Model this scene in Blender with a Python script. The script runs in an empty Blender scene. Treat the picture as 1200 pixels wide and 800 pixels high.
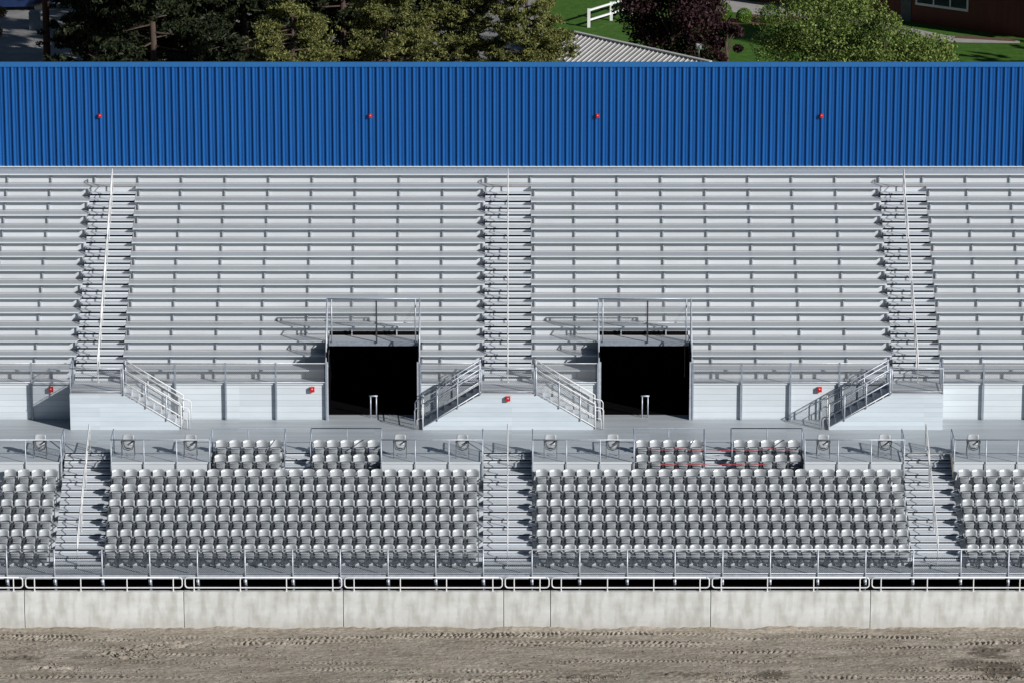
import bpy, bmesh, math, random
import numpy as np
from mathutils import Vector, Matrix
random.seed(7); rng = np.random.default_rng(7)
R = math.radians
scene = bpy.context.scene
COL = scene.collection

# ------------------------------------------------------------------ camera
TH = R(16); F = 166.0 / 36 * 1200
CAM = Vector((0, -170.06, 60.15))
cd = bpy.data.cameras.new('camera'); cam = bpy.data.objects.new('camera', cd); COL.objects.link(cam)
cam.location = CAM; cam.rotation_euler = (R(90) - TH, 0, 0)
cd.lens = 166; cd.sensor_width = 36; cd.clip_start = 1; cd.clip_end = 3000
scene.camera = cam

def ground_at(px, py, z=0.0):
    "where the view through a 1200x800 picture point meets height z (used to survey the yard behind)"
    s, c = math.sin(TH), math.cos(TH); t = (400 - py) / F
    vy, vz = c + t * s, -s + t * c
    k = (z - CAM.z) / vz
    return Vector(((px - 600) / F * k, CAM.y + k * vy, z))

# ------------------------------------------------------------------ light
w = bpy.data.worlds.new('World'); scene.world = w; w.use_nodes = True
nt = w.node_tree; bg = nt.nodes['Background']
sky = nt.nodes.new('ShaderNodeTexSky'); sky.sky_type = 'NISHITA'; sky.sun_disc = False
SUN = Vector((2.0, -1.56, 1.2)).normalized()
sky.sun_elevation = math.asin(SUN.z); sky.sun_rotation = math.atan2(SUN.x, SUN.y)
sky.air_density = 1.0; sky.dust_density = 0.3; sky.ozone_density = 2.0
nt.links.new(sky.outputs[0], bg.inputs[0]); bg.inputs[1].default_value = 0.036
sd = bpy.data.lights.new('sun', 'SUN'); sd.energy = 5.0; sd.angle = R(0.5); sd.color = (1, .975, .935)
so = bpy.data.objects.new('sun', sd); COL.objects.link(so); so.location = (60, -60, 60)
so.rotation_euler = SUN.to_track_quat('Z', 'Y').to_euler()
scene.view_settings.view_transform = 'Standard'; scene.view_settings.look = 'None'
scene.view_settings.exposure = 0
scene.cycles.diffuse_bounces = 1; scene.cycles.transparent_max_bounces = 16

# ------------------------------------------------------------------ materials
def mat(name, col, rough=.5, metal=0.0, noise=None, nscale=3.0, stretch=(1, 1, 1), bump=0, bscale=20, rnd=0, spec=.5):
    """noise=(other colour, amount): a procedural mottling between two colours"""
    m = bpy.data.materials.new(name); m.use_nodes = True; n = m.node_tree.nodes; l = m.node_tree.links
    b = n['Principled BSDF']; b.inputs['Roughness'].default_value = rough; b.inputs['Metallic'].default_value = metal
    b.inputs['Specular IOR Level'].default_value = spec
    b.inputs['Base Color'].default_value = (*col, 1)
    tc = n.new('ShaderNodeTexCoord'); mp = n.new('ShaderNodeMapping'); mp.inputs['Scale'].default_value = stretch
    l.new(tc.outputs['Object'], mp.inputs[0])
    src = None
    if noise:
        t = n.new('ShaderNodeTexNoise'); t.inputs['Scale'].default_value = nscale; t.inputs['Detail'].default_value = 8
        t.inputs['Roughness'].default_value = .62
        l.new(mp.outputs[0], t.inputs[0])
        r = n.new('ShaderNodeValToRGB'); r.color_ramp.elements[0].position = .35; r.color_ramp.elements[1].position = .68
        r.color_ramp.elements[0].color = (*col, 1); r.color_ramp.elements[1].color = (*noise, 1)
        l.new(t.outputs[0], r.inputs[0]); src = r.outputs[0]
    if rnd:
        oi = n.new('ShaderNodeObjectInfo'); mr = n.new('ShaderNodeMapRange')
        mr.inputs['To Min'].default_value = 1 - rnd; mr.inputs['To Max'].default_value = 1 + rnd
        l.new(oi.outputs['Random'], mr.inputs[0])
        mx = n.new('ShaderNodeVectorMath'); mx.operation = 'SCALE'
        if src: l.new(src, mx.inputs[0])
        else: mx.inputs[0].default_value = col
        l.new(mr.outputs[0], mx.inputs['Scale']); src = mx.outputs[0]
    if src: l.new(src, b.inputs['Base Color'])
    if bump:
        t = n.new('ShaderNodeTexNoise'); t.inputs['Scale'].default_value = bscale; t.inputs['Detail'].default_value = 6
        l.new(mp.outputs[0], t.inputs[0]); bu = n.new('ShaderNodeBump'); bu.inputs['Strength'].default_value = bump
        bu.inputs['Distance'].default_value = .02
        l.new(t.outputs[0], bu.inputs['Height']); l.new(bu.outputs[0], b.inputs['Normal'])
    return m

def plank_mat(name, col, col2, axis, pitch, line=.1, off=0.0, dirt=None, stretch=(.5, 3, 3), metal=.0, seam=None):
    "aluminium boards: a dark seam every `pitch` along an axis, streaky tone along X, each board its own tone"
    m = mat(name, col, .5, metal, noise=col2, nscale=1.3, stretch=stretch)
    n = m.node_tree.nodes; l = m.node_tree.links; b = n['Principled BSDF']
    src = b.inputs['Base Color'].links[0].from_socket
    tc = n.new('ShaderNodeTexCoord'); sp = n.new('ShaderNodeSeparateXYZ'); l.new(tc.outputs['Object'], sp.inputs[0])
    def M(op, a, bb=None):
        x = n.new('ShaderNodeMath'); x.operation = op
        for i, v in enumerate((a, bb)):
            if v is None: continue
            if isinstance(v, (int, float)): x.inputs[i].default_value = v
            else: l.new(v, x.inputs[i])
        return x.outputs[0]
    sc = M('DIVIDE', M('ADD', sp.outputs[axis], off), pitch)
    fr = M('FRACT', sc); fl = M('FLOOR', sc)
    dark = M('LESS_THAN', fr, line)
    cmb = n.new('ShaderNodeCombineXYZ')
    l.new(fl, cmb.inputs[1]); l.new(M('FLOOR', M('DIVIDE', sp.outputs[0], 5.49)), cmb.inputs[0])
    wn = n.new('ShaderNodeTexWhiteNoise'); l.new(cmb.outputs[0], wn.inputs[0])
    k = M('ADD', M('MULTIPLY', wn.outputs[0], .14), .92)
    k = M('MULTIPLY', k, M('SUBTRACT', 1.0, M('MULTIPLY', dark, .32)))
    if seam:
        k = M('MULTIPLY', k, M('SUBTRACT', 1.0, M('MULTIPLY', M('LESS_THAN', M('FRACT', M('DIVIDE', sp.outputs[0], seam)), .012/ seam * 2), .35)))
    v = n.new('ShaderNodeVectorMath'); v.operation = 'SCALE'; l.new(src, v.inputs[0]); l.new(k, v.inputs['Scale'])
    l.new(v.outputs[0], b.inputs['Base Color'])
    return m

ALU = mat('aluminium', (.54, .59, .66), .42, .25, noise=(.40, .43, .49), nscale=6, rnd=.05)
ALU_D = mat('galvanised_steel', (.34, .39, .46), .5, .3, noise=(.24, .28, .34), nscale=9)
WHITE = mat('white_rail', (.78, .78, .78), .45, 0, noise=(.68, .69, .70), nscale=6)
DECK = plank_mat('deck_boards', (.44, .483, .518), (.395, .43, .46), 1, .20, .08, dirt=True)
TREAD = plank_mat('footboard', (.455, .492, .532), (.405, .435, .472), 1, .33, .05, off=-12.126, stretch=(.35, 6, 6))
def grime(m, y0, pitch):
    "brown dirt gathered at the back edge of every footboard"
    n = m.node_tree.nodes; l = m.node_tree.links; b = n['Principled BSDF']; src = b.inputs['Base Color'].links[0].from_socket
    tc = n.new('ShaderNodeTexCoord'); sp = n.new('ShaderNodeSeparateXYZ'); l.new(tc.outputs['Object'], sp.inputs[0])
    def M(op, a, bb):
        x = n.new('ShaderNodeMath'); x.operation = op
        for i, v in enumerate((a, bb)):
            if isinstance(v, (int, float)): x.inputs[i].default_value = v
            else: l.new(v, x.inputs[i])
        return x.outputs[0]
    f = M('FRACT', M('DIVIDE', M('SUBTRACT', sp.outputs[1], y0), pitch), 0)
    mr = n.new('ShaderNodeMapRange'); mr.inputs['From Min'].default_value = .84; mr.inputs['From Max'].default_value = 1; l.new(f, mr.inputs[0])
    mp = n.new('ShaderNodeMapping'); mp.inputs['Scale'].default_value = (.5, 3, 3); l.new(tc.outputs['Object'], mp.inputs[0])
    t = n.new('ShaderNodeTexNoise'); t.inputs['Scale'].default_value = 1.1; t.inputs['Detail'].default_value = 7; l.new(mp.outputs[0], t.inputs[0])
    k = M('MULTIPLY', M('MULTIPLY', mr.outputs[0], t.outputs[0]), 1.35)
    pale = M('MULTIPLY', M('GREATER_THAN', f, .62), M('MULTIPLY', t.outputs[0], 1.1))
    m0 = n.new('ShaderNodeMix'); m0.data_type = 'RGBA'; l.new(pale, m0.inputs[0]); l.new(src, m0.inputs[6]); m0.inputs[7].default_value = (.74, .74, .745, 1); src = m0.outputs[2]
    k = M('MULTIPLY', k, 1.25)
    mx = n.new('ShaderNodeMix'); mx.data_type = 'RGBA'; mx.clamp_factor = True; l.new(k, mx.inputs[0]); l.new(src, mx.inputs[6]); mx.inputs[7].default_value = (.15, .11, .09, 1)
    l.new(mx.outputs[2], b.inputs['Base Color'])
grime(TREAD, 12.126, .66)
RISER = mat('riser_sheet', (.66, .71, .765), .45, .1, noise=(.59, .63, .68), nscale=1.2, stretch=(.4, 2, 3), rnd=.06)
SIDING = plank_mat('bulkhead_siding', (.65, .71, .76), (.60, .66, .71), 2, .249, .07, off=-.055)
BENCH = mat('bench_plank', (.535, .578, .618), .42, .15, noise=(.465, .50, .532), nscale=2.0, stretch=(.25, 6, 6), rnd=.09)
BENCHN = mat('bench_nosing', (.75, .80, .835), .35, .15, noise=(.66, .71, .75), nscale=2, stretch=(.3, 3, 3), rnd=.06)
STEP = mat('step_tread', (.69, .735, .79), .45, .1, noise=(.61, .65, .70), nscale=3, stretch=(1, 3, 3), rnd=.05)
DARK = mat('black_and_shade', (.006, .006, .007), 1, 0, noise=(.004, .004, .005), spec=0)  # near-black standing for deep shade in openings and under decks
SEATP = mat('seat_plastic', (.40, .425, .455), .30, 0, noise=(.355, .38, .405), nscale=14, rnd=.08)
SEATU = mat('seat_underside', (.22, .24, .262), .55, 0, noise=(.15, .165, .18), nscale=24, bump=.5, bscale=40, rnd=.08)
SEATF = mat('seat_frame', (.12, .125, .135), .45, .3, noise=(.07, .075, .085), nscale=20)
RED = mat('red_plastic', (.62, .012, .014), .4, 0, noise=(.5, .01, .012), nscale=20)
LENS = mat('strobe_lens', (.75, .72, .70), .2, 0, noise=(.6, .5, .5), nscale=30)
TAPE = mat('red_tape', (.50, .05, .055), .5, 0, noise=(.36, .04, .045), nscale=10)
BLUE = mat('blue_steel', (.013, .128, .43), .36, .45, noise=(.012, .116, .395), nscale=.9, stretch=(1, 1, .3), rnd=0)
BLUET = mat('blue_trim', (.02, .135, .38), .4, 0, noise=(.018, .12, .34), nscale=2)
BARK = mat('bark', (.09, .06, .045), .9, 0, noise=(.05, .035, .028), nscale=8, stretch=(1, 1, .3), bump=.6)
POLE = mat('pole_wood', (.07, .035, .02), .9, 0, noise=(.045, .022, .014), nscale=8, stretch=(1, 1, .2))

def leaf(name, c1, c2):
    m = bpy.data.materials.new(name); m.use_nodes = True; n = m.node_tree.nodes; l = m.node_tree.links
    b = n['Principled BSDF']; b.inputs['Roughness'].default_value = .6; b.inputs['Specular IOR Level'].default_value = .25
    g = n.new('ShaderNodeNewGeometry'); r = n.new('ShaderNodeValToRGB')
    r.color_ramp.elements[0].color = (*c1, 1); r.color_ramp.elements[1].color = (*c2, 1)
    l.new(g.outputs['Random Per Island'], r.inputs[0]); l.new(r.outputs[0], b.inputs['Base Color'])
    tr = n.new('ShaderNodeBsdfTranslucent'); l.new(r.outputs[0], tr.inputs[0]); mx = n.new('ShaderNodeMixShader')
    mx.inputs[0].default_value = .18; l.new(b.outputs[0], mx.inputs[1]); l.new(tr.outputs[0], mx.inputs[2])
    l.new(mx.outputs[0], n['Material Output'].inputs[0])
    return m
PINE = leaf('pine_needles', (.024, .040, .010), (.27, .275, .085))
PINED = leaf('dark_shaded_needles', (.004, .008, .005), (.038, .050, .018))  # dark spruce green with the trees' own shade put into the colour
MAPLE = leaf('green_leaves', (.03, .065, .012), (.25, .32, .08))
PLUM = leaf('plum_leaves', (.016, .007, .009), (.060, .024, .028))
SHRUB = leaf('shrub_leaves', (.05, .12, .012), (.16, .30, .03))
BROWNLEAF = leaf('brown_leaves', (.16, .09, .04), (.35, .22, .11))

def concrete():
    m = mat('cast_concrete', (.66, .67, .665), .85, 0, noise=(.55, .555, .54), nscale=1.6, stretch=(.7, 1, 1.4), bump=.25, bscale=30, rnd=.05)
    n = m.node_tree.nodes; l = m.node_tree.links; b = n['Principled BSDF']; src = b.inputs['Base Color'].links[0].from_socket
    tc = n.new('ShaderNodeTexCoord'); mp = n.new('ShaderNodeMapping'); mp.inputs['Scale'].default_value = (2.6, 1, .8)
    l.new(tc.outputs['Object'], mp.inputs[0]); t = n.new('ShaderNodeTexNoise'); t.inputs['Scale'].default_value = 1.1; t.inputs['Detail'].default_value = 8
    l.new(mp.outputs[0], t.inputs[0]); r = n.new('ShaderNodeValToRGB'); r.color_ramp.elements[0].position = .36; r.color_ramp.elements[1].position = .56
    r.color_ramp.elements[0].color = (.80, .79, .76, 1); r.color_ramp.elements[1].color = (1.06, 1.06, 1.06, 1)
    l.new(t.outputs[0], r.inputs[0]); mx = n.new('ShaderNodeMix'); mx.data_type = 'RGBA'; mx.blend_type = 'MULTIPLY'; mx.inputs[0].default_value = 1
    l.new(src, mx.inputs[6]); l.new(r.outputs[0], mx.inputs[7])
    # splashed soil near the foot
    sp = n.new('ShaderNodeSeparateXYZ'); l.new(tc.outputs['Object'], sp.inputs[0]); mr = n.new('ShaderNodeMapRange')
    mr.inputs['From Min'].default_value = .02; mr.inputs['From Max'].default_value = .55; mr.inputs['To Min'].default_value = .55; mr.inputs['To Max'].default_value = 0
    l.new(sp.outputs[2], mr.inputs[0]); ml = n.new('ShaderNodeMath'); ml.operation = 'MULTIPLY'; l.new(mr.outputs[0], ml.inputs[0]); l.new(t.outputs[0], ml.inputs[1])
    m2 = n.new('ShaderNodeMix'); m2.data_type = 'RGBA'; l.new(ml.outputs[0], m2.inputs[0]); l.new(mx.outputs[2], m2.inputs[6]); m2.inputs[7].default_value = (.30, .255, .20, 1)
    l.new(m2.outputs[2], b.inputs['Base Color'])
    return m
CONC = concrete()

def chainlink(name, col, pitch=.06, wire=.10):
    m = bpy.data.materials.new(name); m.use_nodes = True; n = m.node_tree.nodes; l = m.node_tree.links
    b = n['Principled BSDF']; b.inputs['Base Color'].default_value = (*col, 1); b.inputs['Roughness'].default_value = .5; b.inputs['Metallic'].default_value = .2
    tc = n.new('ShaderNodeTexCoord'); sp = n.new('ShaderNodeSeparateXYZ'); l.new(tc.outputs['Object'], sp.inputs[0])
    def M(op, a, bb=None):
        x = n.new('ShaderNodeMath'); x.operation = op
        for i, v in enumerate((a, bb)):
            if v is None: continue
            if isinstance(v, (int, float)): x.inputs[i].default_value = v
            else: l.new(v, x.inputs[i])
        return x.outputs[0]
    u = M('ADD', sp.outputs[0], sp.outputs[1]); v = sp.outputs[2]
    a = M('LESS_THAN', M('FRACT', M('DIVIDE', M('ADD', u, v), pitch)), wire)
    c = M('LESS_THAN', M('FRACT', M('DIVIDE', M('SUBTRACT', u, v), pitch)), wire)
    k = M('MAXIMUM', a, c)
    tr = n.new('ShaderNodeBsdfTransparent'); mx = n.new('ShaderNodeMixShader')
    l.new(k, mx.inputs[0]); l.new(tr.outputs[0], mx.inputs[1]); l.new(b.outputs[0], mx.inputs[2]); l.new(mx.outputs[0], n['Material Output'].inputs[0])
    return m
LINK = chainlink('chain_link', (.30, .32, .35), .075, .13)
LINKD = chainlink('shaded_chain_link', (.045, .06, .085), .075, .13)  # darker copy of the chain link, shade put into its colour

# ------------------------------------------------------------------ mesh helpers
class MB:
    def __init__(s): s.v = []; s.f = []; s.mi = []
    def box(s, x0, x1, y0, y1, z0, z1, m=0):
        k = len(s.v)
        s.v += [(x0,y0,z0),(x1,y0,z0),(x1,y1,z0),(x0,y1,z0),(x0,y0,z1),(x1,y0,z1),(x1,y1,z1),(x0,y1,z1)]
        for q in ((0,3,2,1),(4,5,6,7),(0,1,5,4),(1,2,6,5),(2,3,7,6),(3,0,4,7)): s.f.append([k+i for i in q]); s.mi.append(m)
        return s
    def poly_x(s, pts, y0, y1, m=0):
        "extrude a polygon of (x,z) points from y0 to y1"
        k = len(s.v); n = len(pts)
        s.v += [(p[0], y0, p[1]) for p in pts] + [(p[0], y1, p[1]) for p in pts]
        s.f.append([k+i for i in range(n)]); s.f.append([k+n+i for i in reversed(range(n))]); s.mi += [m, m]
        for i in range(n): j = (i+1) % n; s.f.append([k+i, k+n+i, k+n+j, k+j]); s.mi.append(m)
        return s
    def quad(s, a, b, c, d, m=0):
        k = len(s.v); s.v += [tuple(a), tuple(b), tuple(c), tuple(d)]; s.f.append([k, k+1, k+2, k+3]); s.mi.append(m); return s
    def tube(s, pts, r, n=8, m=0, r2=None):
        pts = [Vector(p) for p in pts]; k0 = len(s.v); prev = None
        for i, p in enumerate(pts):
            d = (pts[min(i+1, len(pts)-1)] - pts[max(i-1, 0)]).normalized()
            if prev is None:
                a = Vector((0,0,1)) if abs(d.z) < .9 else Vector((1,0,0)); a = (a - d*a.dot(d)).normalized()
            else: a = (prev - d*prev.dot(d)).normalized()
            prev = a; b = d.cross(a); rr = r if r2 is None else r + (r2-r)*i/(len(pts)-1)
            for j in range(n):
                t = 2*math.pi*(j+.5)/n; s.v.append(tuple(p + a*math.cos(t)*rr + b*math.sin(t)*rr))
        for i in range(len(pts)-1):
            for j in range(n):
                q = (j+1) % n; s.f.append([k0+i*n+j, k0+i*n+q, k0+(i+1)*n+q, k0+(i+1)*n+j]); s.mi.append(m)
        s.f.append([k0+j for j in reversed(range(n))]); s.f.append([k0+(len(pts)-1)*n+j for j in range(n)]); s.mi += [m, m]
        return s
    def build(s, name, mats, parent=None, smooth=False):
        me = bpy.data.meshes.new(name); me.from_pydata(s.v, [], s.f)
        if not isinstance(mats, (list, tuple)): mats = [mats]
        for mm in mats: me.materials.append(mm)
        if len(mats) > 1: me.polygons.foreach_set('material_index', s.mi)
        bm = bmesh.new(); bm.from_mesh(me); bmesh.ops.recalc_face_normals(bm, faces=bm.faces); bm.to_mesh(me); bm.free()
        if smooth: me.polygons.foreach_set('use_smooth', [True]*len(me.polygons))
        o = bpy.data.objects.new(name, me); COL.objects.link(o)
        if parent: o.parent = parent
        return o

def tag(o, label, cat, group=None, kind=None):
    o['label'] = label; o['category'] = cat
    if group: o['group'] = group
    if kind: o['kind'] = kind
    return o
def thing(name, label, cat, loc=(0,0,0), group=None):
    o = bpy.data.objects.new(name, None); COL.objects.link(o); o.location = loc; o.empty_display_size = .2
    return tag(o, label, cat, group)
def structure(o): o['kind'] = 'structure'; return o
def copy_thing(root, loc, label, group=None, rz=None):
    r = root.copy(); COL.objects.link(r); r.location = loc; r['label'] = label
    if rz is not None: r.rotation_euler.z = rz
    if group: r['group'] = group
    for ch in root.children:
        c = ch.copy(); COL.objects.link(c); c.parent = r
        for g in ch.children:
            d = g.copy(); COL.objects.link(d); d.parent = c
    return r
ORD = ['first','second','third','fourth','fifth','sixth','seventh','eighth','ninth','tenth','eleventh','twelfth','thirteenth',
       'fourteenth','fifteenth','sixteenth','seventeenth','eighteenth','nineteenth','twentieth','twenty-first','twenty-second','twenty-third',
       'twenty-fourth','twenty-fifth','twenty-sixth','twenty-seventh','twenty-eighth']

# ------------------------------------------------------------------ measures of the stand (metres)
XO = -.17                         # centre line of the middle stairs
ZD = 1.83; Y1 = 1.76; DL = .80; RL = .353      # lower tier: front deck height, first step, row depth, row rise
ZW = ZD + 8*RL                    # cross aisle
YE = Y1 + 7.5*DL                  # its front edge
YP = 6.38                         # front edge of the accessible platforms
YB = 12.126; ZF = 6.174; DU = .66; RU = .4154   # bulkhead face, first footboard, upper row depth and rise
YL = 10.66                        # front of the landings
YT = YB + 15*DU; ZT = ZF + 15*RU
XA = [XO-16.5, XO, XO+16.5]       # stair centre lines
XE = 26.0                         # half length built
AW = .95                          # half width of a stair
PORT = [(XO-7.25, XO-3.62), (XO+3.72, XO+7.34)]
LOGE = [(-11.64, -8.76), (-7.74, -4.97), (4.97, 7.74), (8.80, 11.60)]
LOGE = [(a+XO, b+XO) for a, b in LOGE]
def row_y(n): return Y1 + (2*n-1)*DL/2
SECT = [(-XE, XA[0]-AW), (XA[0]+AW, XA[1]-AW), (XA[1]+AW, XA[2]-AW), (XA[2]+AW, XE)]
SNAME = ['far left block', 'block left of centre stairs', 'block right of centre stairs', 'far right block']

# ------------------------------------------------------------------ ground and arena dirt
def vnoise(x, y, f, seed):
    r = np.random.default_rng(seed); g = r.random((256, 256)); u, v = x*f, y*f
    i, j = np.floor(u).astype(int), np.floor(v).astype(int); a, b = u-i, v-j; a = a*a*(3-2*a); b = b*b*(3-2*b)
    G = lambda p, q: g[p % 256, q % 256]
    return (G(i,j)*(1-a)+G(i+1,j)*a)*(1-b)+(G(i,j+1)*(1-a)+G(i+1,j+1)*a)*b
def dirt():
    dx = .036; xs = np.arange(-22.5, 22.5, dx); ys = np.concatenate([np.arange(-8.2, .12, dx)]); nx, ny = len(xs), len(ys)
    X, Y = np.meshgrid(xs, ys, indexing='ij')
    h = .05*vnoise(X, Y, .35, 1) + .035*vnoise(X, Y*2.2, 1.1, 2) + .022*vnoise(X, Y*2.5, 3.1, 3) + .018*vnoise(X, Y*1.5, 8.0, 4) + .012*vnoise(X, Y, 17, 5)
    # harrow lines along the arena
    hm = np.clip(vnoise(X, Y, .18, 30)*2-.6, 0, 1)
    h += .010*hm*np.sin(Y*2*np.pi/.17 + 1.4*vnoise(X, Y, .6, 6))
    # tyre lugs: chevron blocks in running tracks
    for k, (yc, ph, wd, amp, sl) in enumerate([(-.75,.1,.20,.050,.07),(-1.05,.5,.18,.040,-.06),(-1.55,.9,.22,.045,.03),(-1.95,.2,.18,.035,.05),(-2.7,.4,.22,.036,-.06),(-3.7,.7,.20,.026,.05),(-4.6,.1,.24,.022,-.04),(-5.3,.1,.24,.03,.03)]):
        c = yc + sl*np.sin(X*.21+ph*9)*3 + .12*vnoise(X, X*0, .3, 40+k)
        d = (Y-c)/wd; env = np.clip(1-d*d, 0, 1)
        lug = np.sin(2*np.pi*(X/(.19+.02*k%.05) + np.abs(d)*.55 + ph + 1.1*vnoise(X, Y*2, 2.3, 90+k)))*(.45+1.1*vnoise(X, Y*2, 4.1, 70+k)); msk = np.clip(vnoise(X, Y*0+k, .33, 50+k)*3.2-1.35, 0, 1)
        h += amp*env*msk*np.clip(lug*1.6, -1, 1)*.85 - .02*env*msk
    # churned heaps
    for px, py, rx, ry, hh in [(146,765,1.1,.45,.14),(190,757,1.6,.3,.08),(60,782,1.3,.4,.09),(25,768,1.1,.3,.06),(215,752,1.2,.25,.07),(690,792,1.2,.3,.07),(800,790,1.4,.3,.07),(860,795,1.2,.3,.08),(1160,762,1.7,.35,.06),(490,796,1.3,.3,.09),(560,797,1.1,.3,.08),(925,768,.7,.2,.06),(1170,792,1.5,.4,.08)]:
        p = ground_at(px, py); d = ((X-p.x)/rx)**2 + ((Y-p.y)/ry)**2; e = np.exp(-d*1.2)
        h += e*(hh*.35 + hh*1.6*(vnoise(X, Y, 5.5, 77)-.5) + hh*.7*(vnoise(X, Y, 12, 78)-.5))
    # bank against the wall
    h += .10*np.clip(1+Y/.5, 0, 1)**2*(vnoise(X, Y*0, .8, 9)+.5*vnoise(X, Y, 5, 10)) + .0
    h -= .085
    v = np.stack([X, Y, h], -1).reshape(-1, 3)
    ii, jj = np.meshgrid(np.arange(nx-1), np.arange(ny-1), indexing='ij'); a = (ii*ny+jj).ravel()
    f = np.stack([a, a+ny, a+ny+1, a+1], 1)
    me = bpy.data.meshes.new('arena_dirt'); me.vertices.add(len(v)); me.vertices.foreach_set('co', v.astype(np.float32).ravel())
    me.loops.add(f.size); me.loops.foreach_set('vertex_index', f.astype(np.int32).ravel())
    me.polygons.add(len(f)); me.polygons.foreach_set('loop_start', np.arange(0, f.size, 4, dtype=np.int32))
    me.update(calc_edges=True)
    wet_and_shadow = np.zeros_like(X)
    for px, py, rx, ry, s in [(693,792,1.15,.2,.7),(795,790,1.25,.18,.6),(25,770,.75,.2,.7),(100,769,.5,.16,.5),(1158,764,.8,.6,.8),(1172,783,.9,.8,.85),(1142,777,1.1,.5,.7),(905,789,.6,.5,.7),(1210,789,1,.3,.5),(1030,736,.1,.1,0)]:  # patches at far right paint a cast shadow; the others are damp soil
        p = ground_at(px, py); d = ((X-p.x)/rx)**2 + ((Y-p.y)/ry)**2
        wet_and_shadow = np.maximum(wet_and_shadow, s*np.clip(1.5-d+1.6*(vnoise(X, Y*3, 3, 60)-.5)+.9*(vnoise(X,Y*2,11,61)-.5), 0, 1))
    at = me.attributes.new('damp_and_shadow', 'FLOAT', 'POINT'); at.data.foreach_set('value', wet_and_shadow.astype(np.float32).ravel())
    m = bpy.data.materials.new('arena_soil'); m.use_nodes = True; n = m.node_tree.nodes; l = m.node_tree.links; b = n['Principled BSDF']
    b.inputs['Roughness'].default_value = .95; b.inputs['Specular IOR Level'].default_value = .15
    tc = n.new('ShaderNodeTexCoord')
    def N(scale, st, e0, e1, c0, c1):
        mp = n.new('ShaderNodeMapping'); mp.inputs['Scale'].default_value = st; l.new(tc.outputs['Object'], mp.inputs[0])
        t = n.new('ShaderNodeTexNoise'); t.inputs['Scale'].default_value = scale; t.inputs['Detail'].default_value = 9; t.inputs['Roughness'].default_value = .65; l.new(mp.outputs[0], t.inputs[0])
        r = n.new('ShaderNodeValToRGB'); r.color_ramp.elements[0].position = e0; r.color_ramp.elements[1].position = e1; r.color_ramp.elements[0].color = (*c0, 1); r.color_ramp.elements[1].color = (*c1, 1)
        l.new(t.outputs[0], r.inputs[0]); return r.outputs[0], t.outputs[0]
    a, _ = N(.9, (.35, 1.6, 1), .32, .68, (.27, .235, .19), (.465, .42, .365)); c, tt = N(7, (.6, 1.6, 1), .3, .72, (.60, .58, .55), (1.2, 1.2, 1.18))
    mx = n.new('ShaderNodeMix'); mx.data_type = 'RGBA'; mx.blend_type = 'MULTIPLY'; mx.inputs[0].default_value = 1; l.new(a, mx.inputs[6]); l.new(c, mx.inputs[7])
    an = n.new('ShaderNodeAttribute'); an.attribute_name = 'damp_and_shadow'
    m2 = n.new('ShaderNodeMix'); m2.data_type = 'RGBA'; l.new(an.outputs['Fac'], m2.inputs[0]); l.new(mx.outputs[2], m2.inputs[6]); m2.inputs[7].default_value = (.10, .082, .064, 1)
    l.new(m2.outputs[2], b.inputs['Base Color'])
    bu = n.new('ShaderNodeBump'); bu.inputs['Strength'].default_value = .9; bu.inputs['Distance'].default_value = .04; l.new(tt, bu.inputs['Height']); l.new(bu.outputs[0], b.inputs['Normal'])
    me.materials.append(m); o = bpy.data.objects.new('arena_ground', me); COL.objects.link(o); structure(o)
    # clods
    mb = MB(); 
    def clod(x, y, r):
        k = len(mb.v)
        for dz, q in ((-.5, .7), (.35, 1), ):
            for j in range(5): t = j*1.2566+random.random()*.6; mb.v.append((x+math.cos(t)*r*q*random.uniform(.7,1.2), y+math.sin(t)*r*q*random.uniform(.7,1.2), r*dz+random.uniform(-.1,.1)*r))
        mb.v.append((x, y, r*random.uniform(.8,1.1)))
        for j in range(5): q = (j+1)%5; mb.f.append([k+j,k+q,k+5+q,k+5+j]); mb.mi.append(0); mb.f.append([k+5+j,k+5+q,k+10]); mb.mi.append(0)
    zones = [(146,765,1.0,.4,70),(190,757,1.5,.3,60),(60,782,1.2,.4,60),(800,790,2,.3,60),(870,796,1.4,.3,80),(1165,795,1.6,.3,60),(490,797,1.2,.2,50),(560,797,1.2,.2,50),(690,796,1.2,.3,40)]
    for px, py, rx, ry, nn in zones:
        p = ground_at(px, py)
        for _ in range(nn): clod(p.x+random.gauss(0,rx*.6), p.y+random.gauss(0,ry*.6), random.choice((.015,.02,.03,.045)))
    for _ in range(3500): clod(random.uniform(-22,22), random.uniform(-8,-.1), random.choice((.01,.012,.018,.025,.035)))
    for px, py, r in [(147,759,.10),(157,761,.075),(175,760,.08),(197,757,.06),(161,767,.06)]:
        p = ground_at(px, py); clod(p.x, p.y, r)
    o = mb.build('dirt_clods', m); tag(o, 'loose clods and crumbs of grey brown dirt scattered over the arena', 'dirt', kind='stuff')
dirt()
g = MB(); g.quad((-900,-900,-.16),(900,-900,-.16),(900,1500,-.16),(-900,1500,-.16))
structure(g.build('ground', mat('yard_soil', (.22, .20, .17), .95, 0, noise=(.30, .275, .24), nscale=.4, spec=.1)))

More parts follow.
